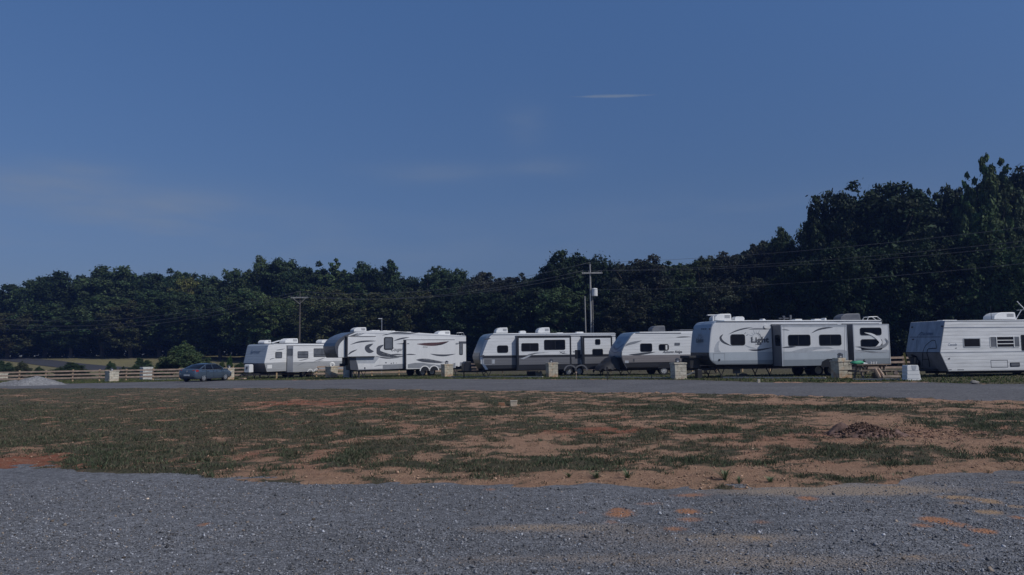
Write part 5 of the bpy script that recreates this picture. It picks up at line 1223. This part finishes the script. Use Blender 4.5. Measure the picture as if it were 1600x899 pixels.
M['weed'] = pbr('weed_leaf', (.11, .16, .075), .7)
for a in ((981, 752, .22, 'tall feathery weed at the gravel edge just right of the field\'s middle', 30), (1133, 752, .26, 'tall spiky weed standing alone on the widest bare sand', 34), (1155, 757, .13, 'low weed right beside the tall spiky weed on the bare sand', 26), (1204, 757, .14, 'low dark weed at the gravel edge right of the tall spiky weed', 30), (933, 752, .18, 'leafy weed left of the feathery weed at the gravel edge', 30), (889, 748, .12, 'small spreading weed left of the leafy weed at the gravel edge', 24)):
    weed(*a, seed=int(a[0]))

# ------------------------------------------------------------------ heaps
def heap(name, cx, cy, rx, ry, h, mat, label, cat, seed, rough=.12, lumps=(), n=70, rot=0):
    U, V_ = np.meshgrid(np.linspace(-1.35, 1.35, n), np.linspace(-1.35, 1.35, n), indexing='ij'); X = cx+U*rx; Y = cy+V_*ry
    r = np.sqrt(U**2+V_**2); H = h*np.clip(1-r, 0, 1)**.85
    for a, b_, rr, hh in lumps: H = np.maximum(H, hh*np.clip(1-np.sqrt(((U-a)/rr)**2+((V_-b_)/rr)**2), 0, 1)**.8)
    H = H+(fbm(X*3+seed, Y*3, 5)-.5)*rough*np.clip(H/h*3, 0, 1)*2*h+(vnoise(X*14+seed, Y*14)-.5)*rough*.5*h*np.clip(H/h*3, 0, 1)
    Z = H-.04; P = np.stack([X-cx, Y-cy, Z], -1).reshape(-1, 3); i = np.arange(n-1)[:, None]*n+np.arange(n-1)[None]
    keep = np.maximum.reduce([Z[:-1, :-1], Z[1:, :-1], Z[1:, 1:], Z[:-1, 1:]]).ravel() > -.035
    Fc = np.stack([i, i+n, i+n+1, i+1], -1).reshape(-1, 4)[keep]
    o = link(name, np_mesh(name, P, Fc, None, smooth=False), None, [mat]); o.location = (cx, cy, float(gz(cx, cy))+.01); return tag(o, label, cat)
x, y, z = gp(50, 602.5)
heap('gravel_heap', x-.5, y+1.2, 2.3, 1.7, .78, gravel_mat('heaped_gravel', (.25, .245, .245), False, .5), 'grey gravel heap by the fence at the far left', 'gravel heap', 3, .10, ((-.75, .1, .8, .42), (.55, -.1, .6, .30)))
x, y, z = gp(1368, 686)
SOIL = pbr('clay_clods', (.17, .105, .085), .95, var=.6, nscale=9, bmp=.9, bscale=30)
heap('dirt_mound', x-.05, y+.35, .74, .60, .25, SOIL, 'small mound of dark broken clay in the right of the field', 'dirt mound', 9, .26, ((-.5, .1, .5, .30), (.38, -.15, .45, .24), (-.05, -.1, .4, .25), (.75, -.2, .5, .12)), 140)
mx_, my_ = x-.05, y+.35
n = 900; a = RNG.normal(size=(n, 2))*np.array([1.0, .55]); X = x+.55+a[:, 0]; Y = y+.4+a[:, 1]; S = .012+.03*RNG.random(n)**2
b0 = .2*np.exp(RNG.normal(size=n)*.3); a = RNG.normal(size=(900, 2))*np.array([.42, .28]); X2 = mx_+a[:, 0]; Y2 = my_+a[:, 1]; rr_ = np.sqrt((a[:, 0]/.74)**2+(a[:, 1]/.6)**2); Z2 = gz(X2, Y2)+.25*np.clip(1-rr_, 0, 1)**.85; S2 = .015+.035*RNG.random(900)**2; b2 = .10*np.exp(RNG.normal(size=900)*.5)
X = np.concatenate([X, X2]); Y = np.concatenate([Y, Y2]); S = np.concatenate([S, S2]); b0 = np.concatenate([b0, b2]); ZZ = np.concatenate([gz(X[:n], Y[:n])+offset(X[:n], Y[:n])+S[:n]*.2, Z2+.01])
stones('clods', np.stack([X, Y, ZZ], -1), S, np.stack([b0*1.15, b0*.72, b0*.52], -1), 'loose clay clods scattered round the mound in the field')
# ------------------------------------------------------------------ trees
LEAF = attr_mat('leaves', .65, .18, .15, True)
BARK = pbr('bark', (.11, .09, .07), .9, var=.3, bmp=.5, bscale=12)
def leaf_cloud(cent, rad, per, size, squash=.8, updown=.35, rn=RNG, outward=None, droop=0):
    """leaves laid over the upper and outer skin of many small clumps"""
    m = len(cent); k = np.repeat(np.arange(m), per); n = len(k)
    d = rn.normal(size=(n, 3)); d[:, 2] += updown; d /= np.linalg.norm(d, axis=1)[:, None]
    r = rad[k]*(.5+.5*rn.random(n)+.22*rn.exponential(size=n)); P = cent[k]+d*r[:, None]*np.array([1, 1, squash]); P[:, 2] -= droop*rn.random(n)*rad[k]
    nn = d+rn.normal(size=(n, 3))*.6; nn /= np.linalg.norm(nn, axis=1)[:, None]
    t = np.cross(nn, rn.normal(size=(n, 3))); t /= np.linalg.norm(t, axis=1)[:, None]; b = np.cross(nn, t)
    s = size*(.55+.9*rn.random(n))[:, None]; V = np.stack([P-t*s, P-b*s*.55, P+t*s, P+b*s*.55], 1)
    ck = np.exp(rn.normal(size=m)*.16)[k]*np.exp(rn.normal(size=n)*.22); C = np.stack([ck*(1+.18*rn.normal(size=m)[k]*.5), ck, ck*.95], -1)
    return V.reshape(-1, 3), np.arange(n*4).reshape(-1, 4), np.repeat(np.clip(C, .2, 2.2), 4, 0)
def crown_clusters(kind, rn):
    """cluster centres and radii of a crown about 16 m high; z from the ground"""
    P = []; Rr = []
    def ell(c, r, n, rc, low=-.75):
        i = 0; n = int(n*1.9); rc *= .70
        while i < n:
            d = rn.normal(size=3); d /= np.linalg.norm(d)
            if d[2] < low: continue
            lump = 1+.16*math.sin(3.1*d[0]+c[0]*7)+.14*math.sin(4.3*d[1]+1.7+c[2])+.10*math.sin(7*d[2]+2*d[0])
            f = rn.random()**(1/3.2)*lump
            P.append(np.array(c)+d*np.array(r)*f); Rr.append(rc*(.4+.9*rn.random())); i += 1
    if kind == 'oak': ell((0, 0, 9.2), (4.3, 4.3, 5.6), 95, 1.15); ell((-1.6, .3, 12.6), (2.2, 2.2, 2.6), 24, .95); ell((1.9, -.3, 11.6), (2.4, 2.4, 2.7), 24, .95); ell((.2, 0, 5), (3.6, 3.6, 2.6), 30, 1.1)
    elif kind == 'round': ell((0, 0, 8.8), (4.6, 4.6, 5.9), 110, 1.2); ell((1.2, 0, 12.8), (2.4, 2.4, 2.7), 26, 1.0); ell((-2.3, 0, 10.6), (2.3, 2.3, 2.8), 22, 1.0); ell((0, 0, 4), (4.0, 4.0, 2.4), 34, 1.1)
    elif kind == 'spire':
        ell((0, 0, 7.2), (3.5, 3.5, 5.0), 70, 1.05)
        for k in range(9):
            a = k*.7+rn.random()*.6; rr = 2.6*rn.random()+.2; h = 16-rr*1.5+rn.uniform(-1.6, .8)
            for z in np.arange(5.5, h, .42): P.append(np.array([rr*math.cos(a), rr*math.sin(a), z])+rn.normal(size=3)*.28); Rr.append(.26+.62*(1-(z-5.5)/(h-4.9)))
        ell((0, 0, 3.5), (3.2, 3.2, 2.2), 26, 1.0)
    elif kind == 'pine':
        for z in np.arange(3.5, 15.6, .62):
            w = 3.1*(1-(z-3)/13.2)**.8+.2
            for q in range(max(3, int(w*3.2))):
                a = rn.random()*6.283; f = rn.uniform(.45, 1.08); P.append(np.array([w*f*math.cos(a), w*f*math.sin(a), z+rn.uniform(-.3, .3)])); Rr.append(.42+.2*w)
    elif kind == 'loose':
        for k in range(17):
            a = rn.random()*6.283; r1 = rn.uniform(.6, 3.6); c = (r1*math.cos(a), r1*math.sin(a), rn.uniform(5.5, 14.2)-r1*.5); ell(c, (1.5, 1.5, 1.25), 8, .78, -.9)
        ell((0, 0, 6), (3, 3, 3.5), 34, .95)
    elif kind == 'willow':
        ell((0, 0, 9.0), (4.4, 4.4, 6.0), 165, .8); ell((-1.5, 0, 12.8), (2, 2, 2.2), 24, .7); ell((0, 0, 4), (4.2, 4.2, 2.6), 50, .9)
    elif kind == 'bush':
        ell((0, 0, 6.2), (6.3, 6.3, 5.6), 120, 1.35, -.35); ell((2.2, 0, 11.5), (1.9, 1.9, 3.2), 26, .95); ell((-2.4, 0, 10.2), (2.2, 2.2, 2.8), 22, 1.0); ell((0, 0, 2.4), (6.8, 6.8, 2.6), 60, 1.2, -.3)
    return np.array(P), np.array(Rr)
def trunk_mesh(kind, cent, rn):
    mb = MB(); top = 11.0 if kind != 'pine' else 14
    pts = [(0, 0, -.4)]+[(rn.normal()*.12*i, rn.normal()*.12*i, top*i/5) for i in range(1, 6)]
    rad = [.34*(1-.85*i/5) for i in range(6)]; mb.tube(pts, rad, 8)
    if kind == 'bush': mb = MB(); [mb.tube([(0, 0, -.2), (1.6*math.cos(k*1.3), 1.6*math.sin(k*1.3), 4), (3.0*math.cos(k*1.3+.3), 3.0*math.sin(k*1.3+.3), 8)], [.25, .16, .05], 6) for k in range(5)]
    else:
        idx = rn.choice(len(cent), 15, replace=False)
        for i in idx:
            c = cent[i]; z0 = min(top*.9, max(2.5, c[2]*.62)); s = np.interp(z0, [p[2] for p in pts], [p[0] for p in pts]); s2 = np.interp(z0, [p[2] for p in pts], [p[1] for p in pts])
            mid = (s*.5+c[0]*.5, s2*.5+c[1]*.5, z0+(c[2]-z0)*.42); mb.tube([(s, s2, z0), mid, tuple(c)], [.14, .085, .03], 5)
    return mb
VAR = {}
def variant(kind, seed, per=82, size=.19, **kw):
    rn = np.random.default_rng(seed); c, r = crown_clusters(kind, rn); V, Fc, C = leaf_cloud(c, r, per, size, rn=rn, **kw)
    cm = np_mesh(kind+'_crown', V, Fc, C); cm.materials.append(LEAF)
    tb = trunk_mesh(kind, c, rn); tm = bpy.data.meshes.new(kind+'_trunk'); tm.from_pydata(tb.v, [], tb.f); tm.materials.append(BARK)
    H = V[:, 2].max(); W = np.percentile(np.abs(V[:, 0]), 97)*2; VAR.setdefault(kind, []).append((cm, tm, H, W))
for kd, ns in (('oak', 3), ('round', 2), ('spire', 2), ('pine', 1), ('loose', 2), ('willow', 2), ('bush', 2)):
    for s_ in range(ns): variant(kd, hash(kd) % 1 + s_*13+len(kd)*101, **({'per': 72, 'size': .165, 'droop': .5} if kd == 'willow' else {'per': 72, 'size': .17} if kd == 'loose' else {'per': 66, 'size': .25} if kd == 'bush' else {}))
PAL = {'dark': (.024, .040, .019), 'mid': (.046, .073, .032), 'olive': (.060, .070, .033), 'light': (.070, .102, .042), 'yellow': (.12, .13, .040), 'grey': (.044, .052, .036), 'fresh': (.055, .105, .034)}
_cnt = {}
def tree(px, ytop, wpx, Y, kind, pal, label, group='trees of the wood behind the trailers', name='tree', cat='tree', zoff=0):
    b = at(px, 545, Y); x, y = float(b[0]), Y; z = float(gz(x, y))+zoff; h = float(at(px, ytop, Y)[2])-z; w = wpx*Y/F*(1 if kind == 'bush' else 1.12 if kind == 'spire' and Y < 100 else 1.28 if wpx > 50 else 1.5)
    i = _cnt.get(kind, 0); _cnt[kind] = i+1; cm, tm, H, W = VAR[kind][i % len(VAR[kind])]
    root = empty(name, (x, y, z), random.uniform(0, 6.28)); sx = w/W; root.scale = (sx, sx, h/H); tag(root, label, cat, group)
    c = link('crown', cm, root); j = [random.uniform(.85, 1.18) for _ in range(3)]; q = random.uniform(.88, 1.14); c.color = tuple(PAL[pal][k]*q*(.75+.25*j[k]) for k in range(3))+(1,)
    link('trunk', tm, root); return root
T_ = [
 (-25, 448, 60, 152, 'oak', 'mid', 'dark green tree at the picture\'s left edge, above the half hidden pillar'),
 (22, 438, 52, 152, 'oak', 'dark', 'dark rounded skyline tree above the gravel heap'), (50, 429, 40, 150, 'round', 'mid', 'second skyline tree, rising just right of the gravel heap'),
 (87, 421, 48, 150, 'oak', 'dark', 'tall dark skyline tree left of the short lantern pillar'), (122, 427, 42, 152, 'round', 'dark', 'flat topped dark skyline tree in the left wood'),
 (172, 415, 66, 150, 'oak', 'mid', 'highest broad tree of the left wood, above the short lantern pillar'), (212, 423, 44, 154, 'round', 'dark', 'dark skyline tree between the short lantern pillar and the whitest pillar'),
 (243, 419, 48, 152, 'oak', 'dark', 'dark rounded skyline tree above the whitest pillar'), (272, 422, 42, 150, 'round', 'mid', 'skyline tree left of the yellowish tree above the sedan'),
 (288, 430, 30, 144, 'loose', 'yellow', 'yellowish leaved tree in the left wood above the sedan'), (308, 424, 40, 152, 'oak', 'dark', 'dark skyline tree just right of the yellowish tree'),
 (340, 427, 46, 148, 'round', 'mid', 'low skyline tree between the sedan and the small ribbed trailer'), (375, 418, 36, 146, 'oak', 'mid', 'skyline tree directly left above the small ribbed trailer\'s nose'),
 (405, 400, 32, 140, 'loose', 'light', 'thin light green treetop rising above the small ribbed trailer\'s nose'), (440, 401, 50, 140, 'loose', 'mid', 'loose lobed skyline tree above the small ribbed trailer'),
 (478, 408, 48, 138, 'oak', 'dark', 'dark skyline tree right behind the V braced utility pole'), (523, 402, 36, 136, 'spire', 'light', 'upright light green tree above the fifth wheel\'s nose'),
 (568, 410, 44, 136, 'loose', 'mid', 'open crowned skyline tree above the fifth wheel\'s front air conditioner'), (594, 412, 30, 134, 'oak', 'dark', 'dark narrow skyline tree left of the pointed conifer'),
 (613, 405, 34, 134, 'pine', 'mid', 'pointed conifer standing above the fifth wheel trailer'), (638, 430, 34, 136, 'loose', 'dark', 'lower tree in the skyline gap right of the pointed conifer'),
 (672, 415, 34, 126, 'loose', 'mid', 'narrow tufted skyline tree just right of the skyline gap'), (703, 417, 36, 126, 'oak', 'mid', 'round skyline tree above the fifth wheel\'s rear'),
 (752, 423, 60, 120, 'round', 'grey', 'broad grey green tree between the fifth wheel and the charcoal skirted trailer'), (800, 427, 62, 116, 'willow', 'grey', 'broad low grey green tree above the charcoal skirted trailer\'s front'),
 (848, 418, 36, 104, 'oak', 'dark', 'dark shoulder tree left of the high dome shaped tree'), (890, 387, 66, 100, 'oak', 'dark', 'high dome shaped dark tree left of the transformer pole'),
 (925, 394, 46, 100, 'round', 'dark', 'dark tree directly behind the transformer pole\'s top'), (962, 407, 36, 98, 'loose', 'dark', 'small dark treetop right of the transformer pole'),
 (1005, 399, 76, 92, 'willow', 'grey', 'broad grey green tree above the blue nosed trailer'), (1060, 408, 50, 94, 'willow', 'mid', 'feathery tree between the blue nosed and the largest trailer'),
 (1098, 398, 46, 94, 'loose', 'olive', 'thin topped olive tree above the largest trailer\'s nose'), (1148, 393, 70, 90, 'willow', 'grey', 'broad grey brown tree above the largest trailer\'s sunburst mark'),
 (1198, 372, 50, 88, 'willow', 'grey', 'grey green tree above the largest trailer\'s first slide-out'), (1232, 355, 56, 87, 'willow', 'mid', 'tree stepping up to the tall dark wood on the right'),
 (1284, 304, 52, 80, 'spire', 'dark', 'first tall dark tree on the left flank of the high wood'), (1322, 296, 66, 81, 'oak', 'dark', 'tall dark tree between the left flank tree and the highest oak crown'),
 (1388, 273, 110, 80, 'oak', 'dark', 'broad high oak crown above the largest trailer\'s rear'), (1440, 290, 60, 82, 'oak', 'dark', 'dark crown filling the gap right of the broad high oak'),
 (1462, 292, 36, 80, 'spire', 'dark', 'narrow dark spire left of the old ribbed trailer\'s roof unit'), (1478, 300, 40, 79, 'spire', 'dark', 'low dark spire between the narrow dark spire and the round dark tree'), (1492, 284, 50, 80, 'round', 'dark', 'round dark tree above the old ribbed trailer\'s front'),
 (1524, 266, 44, 76, 'spire', 'light', 'many spired tree rising above the old ribbed trailer\'s windows'), (1562, 238, 52, 75, 'spire', 'light', 'tallest spired tree of all, near the right edge'), (1590, 243, 56, 76, 'spire', 'mid', 'spired tree cut by the right edge of the picture'), (1650, 250, 80, 78, 'oak', 'dark', 'big dark tree just past the picture\'s right edge'),
 # front rows
 (12, 486, 60, 140, 'willow', 'olive', 'low olive tree in front of the left wood above the half hidden pillar'), (70, 470, 60, 144, 'round', 'mid', 'mid height tree in front of the left wood above the gravel heap'), (110, 488, 52, 140, 'oak', 'mid', 'lower spreading tree in front of the left wood before the flat topped tree'),
 (160, 458, 64, 142, 'oak', 'mid', 'rounded tree in front of the highest tree of the left wood'), (205, 470, 60, 138, 'willow', 'olive', 'olive tree with hanging branches above the whitest pillar'), (250, 452, 60, 140, 'oak', 'mid', 'mid green tree left above the big bush'),
 (300, 456, 60, 136, 'willow', 'mid', 'mid green feathery tree above the big bush'), (345, 466, 56, 130, 'round', 'dark', 'dark tree front row between the big bush and the small ribbed trailer'), (388, 444, 52, 126, 'oak', 'mid', 'mid green tree above the small ribbed trailer\'s nose'),
 (430, 462, 48, 122, 'willow', 'light', 'lighter green front tree left of the V braced utility pole'), (458, 440, 44, 128, 'loose', 'mid', 'open front tree behind the V braced utility pole'), (512, 447, 72, 120, 'willow', 'olive', 'large olive willow-like tree right of the V braced utility pole'),
 (560, 440, 44, 124, 'spire', 'mid', 'upright mid green tree above the fifth wheel\'s curved roof'), (610, 456, 76, 116, 'willow', 'olive', 'broad olive tree in front of the pointed conifer'), (655, 450, 50, 114, 'willow', 'olive', 'olive grey tree with bare pale twigs above the fifth wheel'),
 (705, 446, 56, 110, 'oak', 'dark', 'dark front tree above the fifth wheel\'s rear ladder'), (770, 452, 72, 104, 'round', 'dark', 'dark front tree above the charcoal skirted trailer\'s air conditioners'), (832, 448, 60, 98, 'oak', 'dark', 'dark front tree left below the high dome shaped tree'),
 (880, 442, 50, 94, 'oak', 'mid', 'front tree left of the transformer pole\'s crossarm'), (955, 448, 46, 90, 'round', 'dark', 'dark front tree right of the white transformer'), (1000, 450, 70, 86, 'willow', 'grey', 'grey front tree above the blue nosed trailer\'s windows'),
 (1065, 446, 62, 84, 'willow', 'dark', 'dark front tree above the gap before the largest trailer'), (1125, 436, 66, 82, 'willow', 'grey', 'grey brown front tree behind the largest trailer\'s front roof unit'), (1190, 430, 66, 80, 'willow', 'grey', 'grey front tree behind the largest trailer\'s roof antenna'),
 (1250, 400, 66, 76, 'round', 'dark', 'dark front tree at the foot of the high wood\'s left flank'), (1310, 372, 70, 72, 'round', 'dark', 'deep dark front tree above the largest trailer\'s two big windows'), (1375, 380, 80, 72, 'oak', 'dark', 'deep dark front tree above the largest trailer\'s roof rail'),
 (1440, 372, 74, 70, 'round', 'dark', 'deep dark front tree above the gap between the two right trailers'), (1505, 366, 70, 70, 'oak', 'dark', 'dark front tree above the old ribbed trailer\'s small window'), (1548, 318, 60, 68, 'spire', 'mid', 'leafy spired front tree above the old ribbed trailer\'s roof unit'), (1605, 380, 76, 67, 'round', 'mid', 'front tree above the old ribbed trailer at the right edge')]
for a in T_: tree(*a)
BG = 'bushes behind the rail fence'
tree(287, 532, 66, 82, 'bush', 'light', 'big round light green bush behind the fence at the sedan', BG, 'bush', 'bush')
for a in ((114, 566, 52, 84, 'mid', 'long dark bush behind the fence left of the short lantern pillar'), (62, 572, 22, 86, 'mid', 'small bush behind the gravel heap'), (8, 563, 26, 96, 'mid', 'small bush on the slope at the left edge'), (36, 564, 26, 98, 'olive', 'low olive bush on the slope below the far road'), (175, 564, 16, 88, 'mid', 'small round bush behind the short lantern pillar'), (198, 572, 20, 84, 'mid', 'low bush between the two pillars left of the sedan'), (224, 559, 30, 86, 'mid', 'loose bush behind the whitest pillar'),
          (252, 562, 26, 82, 'light', 'bush at the left foot of the big round bush'), (322, 564, 28, 80, 'light', 'low bush right behind the sedan\'s roof'), (347, 563, 12, 78, 'light', 'slim upright weed bush left of the tall weed'), (359, 554, 9, 78, 'fresh', 'tall slim weed above the pillar beside the sedan'), (375, 566, 28, 78, 'mid', 'low bush between the tall weed and the small ribbed trailer'), (340, 572, 40, 78, 'mid', 'low spreading bush behind the sedan\'s bonnet')):
    px, yt, w, Y, pl_, lb = a; tree(px, yt, w, Y, 'bush', pl_, lb, BG, 'bush', 'bush')
# the depth of the wood, its floor shrubs: one mass each
def mass(name, n, size, hfun, base, depth, label, pal, dens=1.0):
    px = RNG.uniform(-330, 1900, n); sky = np.interp(px, [a[0] for a in SK], [a[1] for a in SK]); Yb = np.interp(px, [a[0] for a in SK], [a[2] for a in SK])
    Y = Yb+depth[0]+(depth[1]-depth[0])*RNG.random(n); X = (px-800)/F*Y; top = hfun(sky, Y, px)
    Zg = gz(X, Y); Z = Zg+base+(np.maximum(top-Zg, .5)-base)*RNG.random(n)**.75
    d = RNG.normal(size=(n, 3)); d /= np.linalg.norm(d, axis=1)[:, None]; t = np.cross(d, RNG.normal(size=(n, 3))); t /= np.linalg.norm(t, axis=1)[:, None]; b = np.cross(d, t); s = size*(.6+.8*RNG.random(n))[:, None]
    P = np.stack([X, Y, Z], -1); V = np.stack([P-t*s, P-b*s*.7, P+t*s, P+b*s*.7], 1).reshape(-1, 3); ck = np.exp(RNG.normal(size=n)*.25); C = np.repeat(np.stack([ck*pal[0], ck*pal[1], ck*pal[2]], -1), 4, 0)
    o = link(name, np_mesh(name, V, np.arange(n*4).reshape(-1, 4), C), None, [attr_mat(name+'_leaf', .6, .15)]); return tag(o, label, 'woodland', kind='stuff')
sl = sorted([a for a in T_[:45]], key=lambda a: a[0]); SK = [(-330, 450, 152)]+[(a[0], a[1], a[3]) for a in sl]+[(1900, 270, 80)]
SK = sorted([q for q in SK if not (1228 < q[0] < 1290)]+[(1232, 375, 87), (1256, 384, 84), (1268, 330, 80), (1284, 316, 80)])
def zpx(py, Y, px): return 1.65+Y*((F*math.tan(PITCH)+449.5-py)/F-(px-800)/F*math.tan(ROLL))*1.0
mass('woodland', 120000, .46, lambda s, Y, px: zpx(s+13+34*sstep(1255, 1300, px), Y, px)-.4, .0, (2, 13), 'dense wooded mass filling in behind the separate trees', (.020, .032, .017))
mass('undergrowth', 26000, .34, lambda s, Y, px: gz((px-800)/F*Y, Y)+1.4+2.2*vnoise(px*.045, px*0+3), .0, (-6, 2), 'shrubby undergrowth along the foot of the wood', (.030, .046, .022))

# ------------------------------------------------------------------ daylight
EL = 44.0; AZ = 59.0   # sun height; bearing from the camera's back towards its right
sd_ = Vector((math.sin(R(AZ))*math.cos(R(EL)), -math.cos(R(AZ))*math.cos(R(EL)), math.sin(R(EL))))
sun = bpy.data.lights.new('sun', 'SUN'); sun.energy = SUN_E; sun.angle = R(.53); sun.color = SUN_C
so = bpy.data.objects.new('sun', sun); COL.objects.link(so); so.rotation_euler = (-sd_).to_track_quat('-Z', 'Y').to_euler()
w = bpy.data.worlds.new('World'); scene.world = w; w.use_nodes = True; nt = w.node_tree
bg = nt.nodes['Background']; bg.inputs[1].default_value = SKY_S
sk = nt.nodes.new('ShaderNodeTexSky'); sk.sky_type = 'NISHITA'; sk.sun_disc = False; sk.sun_elevation = R(EL); sk.sun_rotation = R(180-AZ); sk.air_density = 1.0; sk.dust_density = .6; sk.ozone_density = 2.5; sk.altitude = 200
tc = nt.nodes.new('ShaderNodeTexCoord'); sp = nt.nodes.new('ShaderNodeSeparateXYZ'); nt.links.new(tc.outputs['Generated'], sp.inputs[0])
az = math_(nt, 'ARCTAN2', sp.outputs[0], sp.outputs[1]); el = math_(nt, 'ARCSINE', sp.outputs[2])
def dirn(px, py):
    r = ray(px, py); r = r/np.linalg.norm(r); return math.atan2(r[0], r[1]), math.asin(r[2])
col = sk.outputs[0]
a0, e0 = dirn(885, 151.5); a1, e1 = dirn(1030, 148)
t_ = math_(nt, 'DIVIDE', math_(nt, 'SUBTRACT', az, a0), a1-a0)
line = math_(nt, 'ADD', e0, math_(nt, 'MULTIPLY', t_, e1-e0))
nz = noise(nt, None, 60, 5, .7); nz_ = nt.nodes[-1]
mp = nt.nodes.new('ShaderNodeMapping'); mp.inputs['Scale'].default_value = (1, 1, 4); nt.links.new(tc.outputs['Generated'], mp.inputs[0]); nt.links.new(mp.outputs[0], nz_.inputs['Vector'])
wd = math_(nt, 'MULTIPLY', math_(nt, 'SINE', math_(nt, 'MULTIPLY', math_(nt, 'MINIMUM', math_(nt, 'MAXIMUM', t_, 0), 1), math.pi)), .0028)
dd = math_(nt, 'ABSOLUTE', math_(nt, 'SUBTRACT', el, line)); dd = math_(nt, 'ADD', dd, math_(nt, 'MULTIPLY', math_(nt, 'SUBTRACT', nz, .5), .003))
st = math_(nt, 'DIVIDE', math_(nt, 'SUBTRACT', wd, dd), .0026, clamp=True)
col = mixc(nt, 1, col, ramp(nt, math_(nt, 'MULTIPLY', el, 1), [(.05, (.44, .50, .76)), (.22, (.58, .76, 1.05)), (.48, (.74, 1.15, 1.60)), (.85, (1.0, 1.02, 1.05))]), 'MULTIPLY')
col = mixc(nt, math_(nt, 'MULTIPLY', st, .5), col, CLOUD)
# faint cirrus, low on the left and in the middle
n2 = nt.nodes.new('ShaderNodeTexNoise'); n2.inputs['Scale'].default_value = 5; n2.inputs['Detail'].default_value = 7; n2.inputs['Roughness'].default_value = .55; m2 = nt.nodes.new('ShaderNodeMapping'); m2.inputs['Scale'].default_value = (1, 1, 5); nt.links.new(tc.outputs['Generated'], m2.inputs[0]); nt.links.new(m2.outputs[0], n2.inputs['Vector'])
ci = ramp(nt, n2.outputs[0], [(.40, 0.0), (.66, 1.0)])
tot = None
for px, py, ra, re, s in ((235, 330, .16, .030, .9), (30, 283, .10, .016, .8), (130, 258, .05, .010, .7), (680, 272, .10, .014, .5), (860, 262, .05, .012, .5), (820, 190, .03, .03, .35), (250, 395, .5, .05, .5), (1180, 330, .25, .03, .35)):
    a_, e_ = dirn(px, py); q = math_(nt, 'ADD', math_(nt, 'POWER', math_(nt, 'DIVIDE', math_(nt, 'SUBTRACT', az, a_), ra), 2), math_(nt, 'POWER', math_(nt, 'DIVIDE', math_(nt, 'SUBTRACT', el, e_), re), 2))
    g_ = math_(nt, 'MULTIPLY', math_(nt, 'EXPONENT', math_(nt, 'MULTIPLY', q, -1)), s); tot = g_ if tot is None else math_(nt, 'ADD', tot, g_)
fc = math_(nt, 'MULTIPLY', math_(nt, 'MULTIPLY', tot, math_(nt, 'ADD', .35, ci)), .40, clamp=True)
col = mixc(nt, fc, col, CLOUD2)
hs = nt.nodes.new('ShaderNodeHueSaturation'); hs.inputs['Saturation'].default_value = SAT; hs.inputs['Value'].default_value = 1.0; nt.links.new(col, hs.inputs['Color'])
nt.links.new(hs.outputs[0], bg.inputs[0])
if TINT_HAZE:  # blue volume added to lift the dark tones towards navy, not weather of the site
    hz = MB().box(-140, 140, -20, 215, -4, 26).build('tint_haze', []); hz['kind'] = 'stuff'; hz['label'] = 'thin blue volume added over the whole site to lift dark tones towards navy'
    hm = bpy.data.materials.new('tint_haze_air'); hm.use_nodes = True; hn = hm.node_tree; hn.nodes.remove(hn.nodes['Principled BSDF'])
    pv = hn.nodes.new('ShaderNodeVolumePrincipled'); pv.inputs['Color'].default_value = (.25, .42, 1, 1); pv.inputs['Density'].default_value = TINT_HAZE; pv.inputs['Anisotropy'].default_value = .2
    hn.links.new(pv.outputs[0], hn.nodes['Material Output'].inputs['Volume']); hz.data.materials.append(hm)

cam = bpy.data.cameras.new('camera'); co_ = bpy.data.objects.new('camera', cam); COL.objects.link(co_); scene.camera = co_
cam.sensor_width = 36; cam.lens = F/1600*36; cam.clip_end = 4000; cam.clip_start = .1
mt = Matrix.Rotation(math.pi/2+PITCH, 4, 'X') @ Matrix.Rotation(ROLL, 4, 'Z'); mt.translation = Vector(CAM); co_.matrix_world = mt
vs = scene.view_settings; vs.view_transform = 'Standard'; vs.look = 'None'; vs.gamma = 1; vs.exposure = EXPO
scene.cycles.max_bounces = 6; scene.cycles.transparent_max_bounces = 4; scene.cycles.volume_bounces = 0
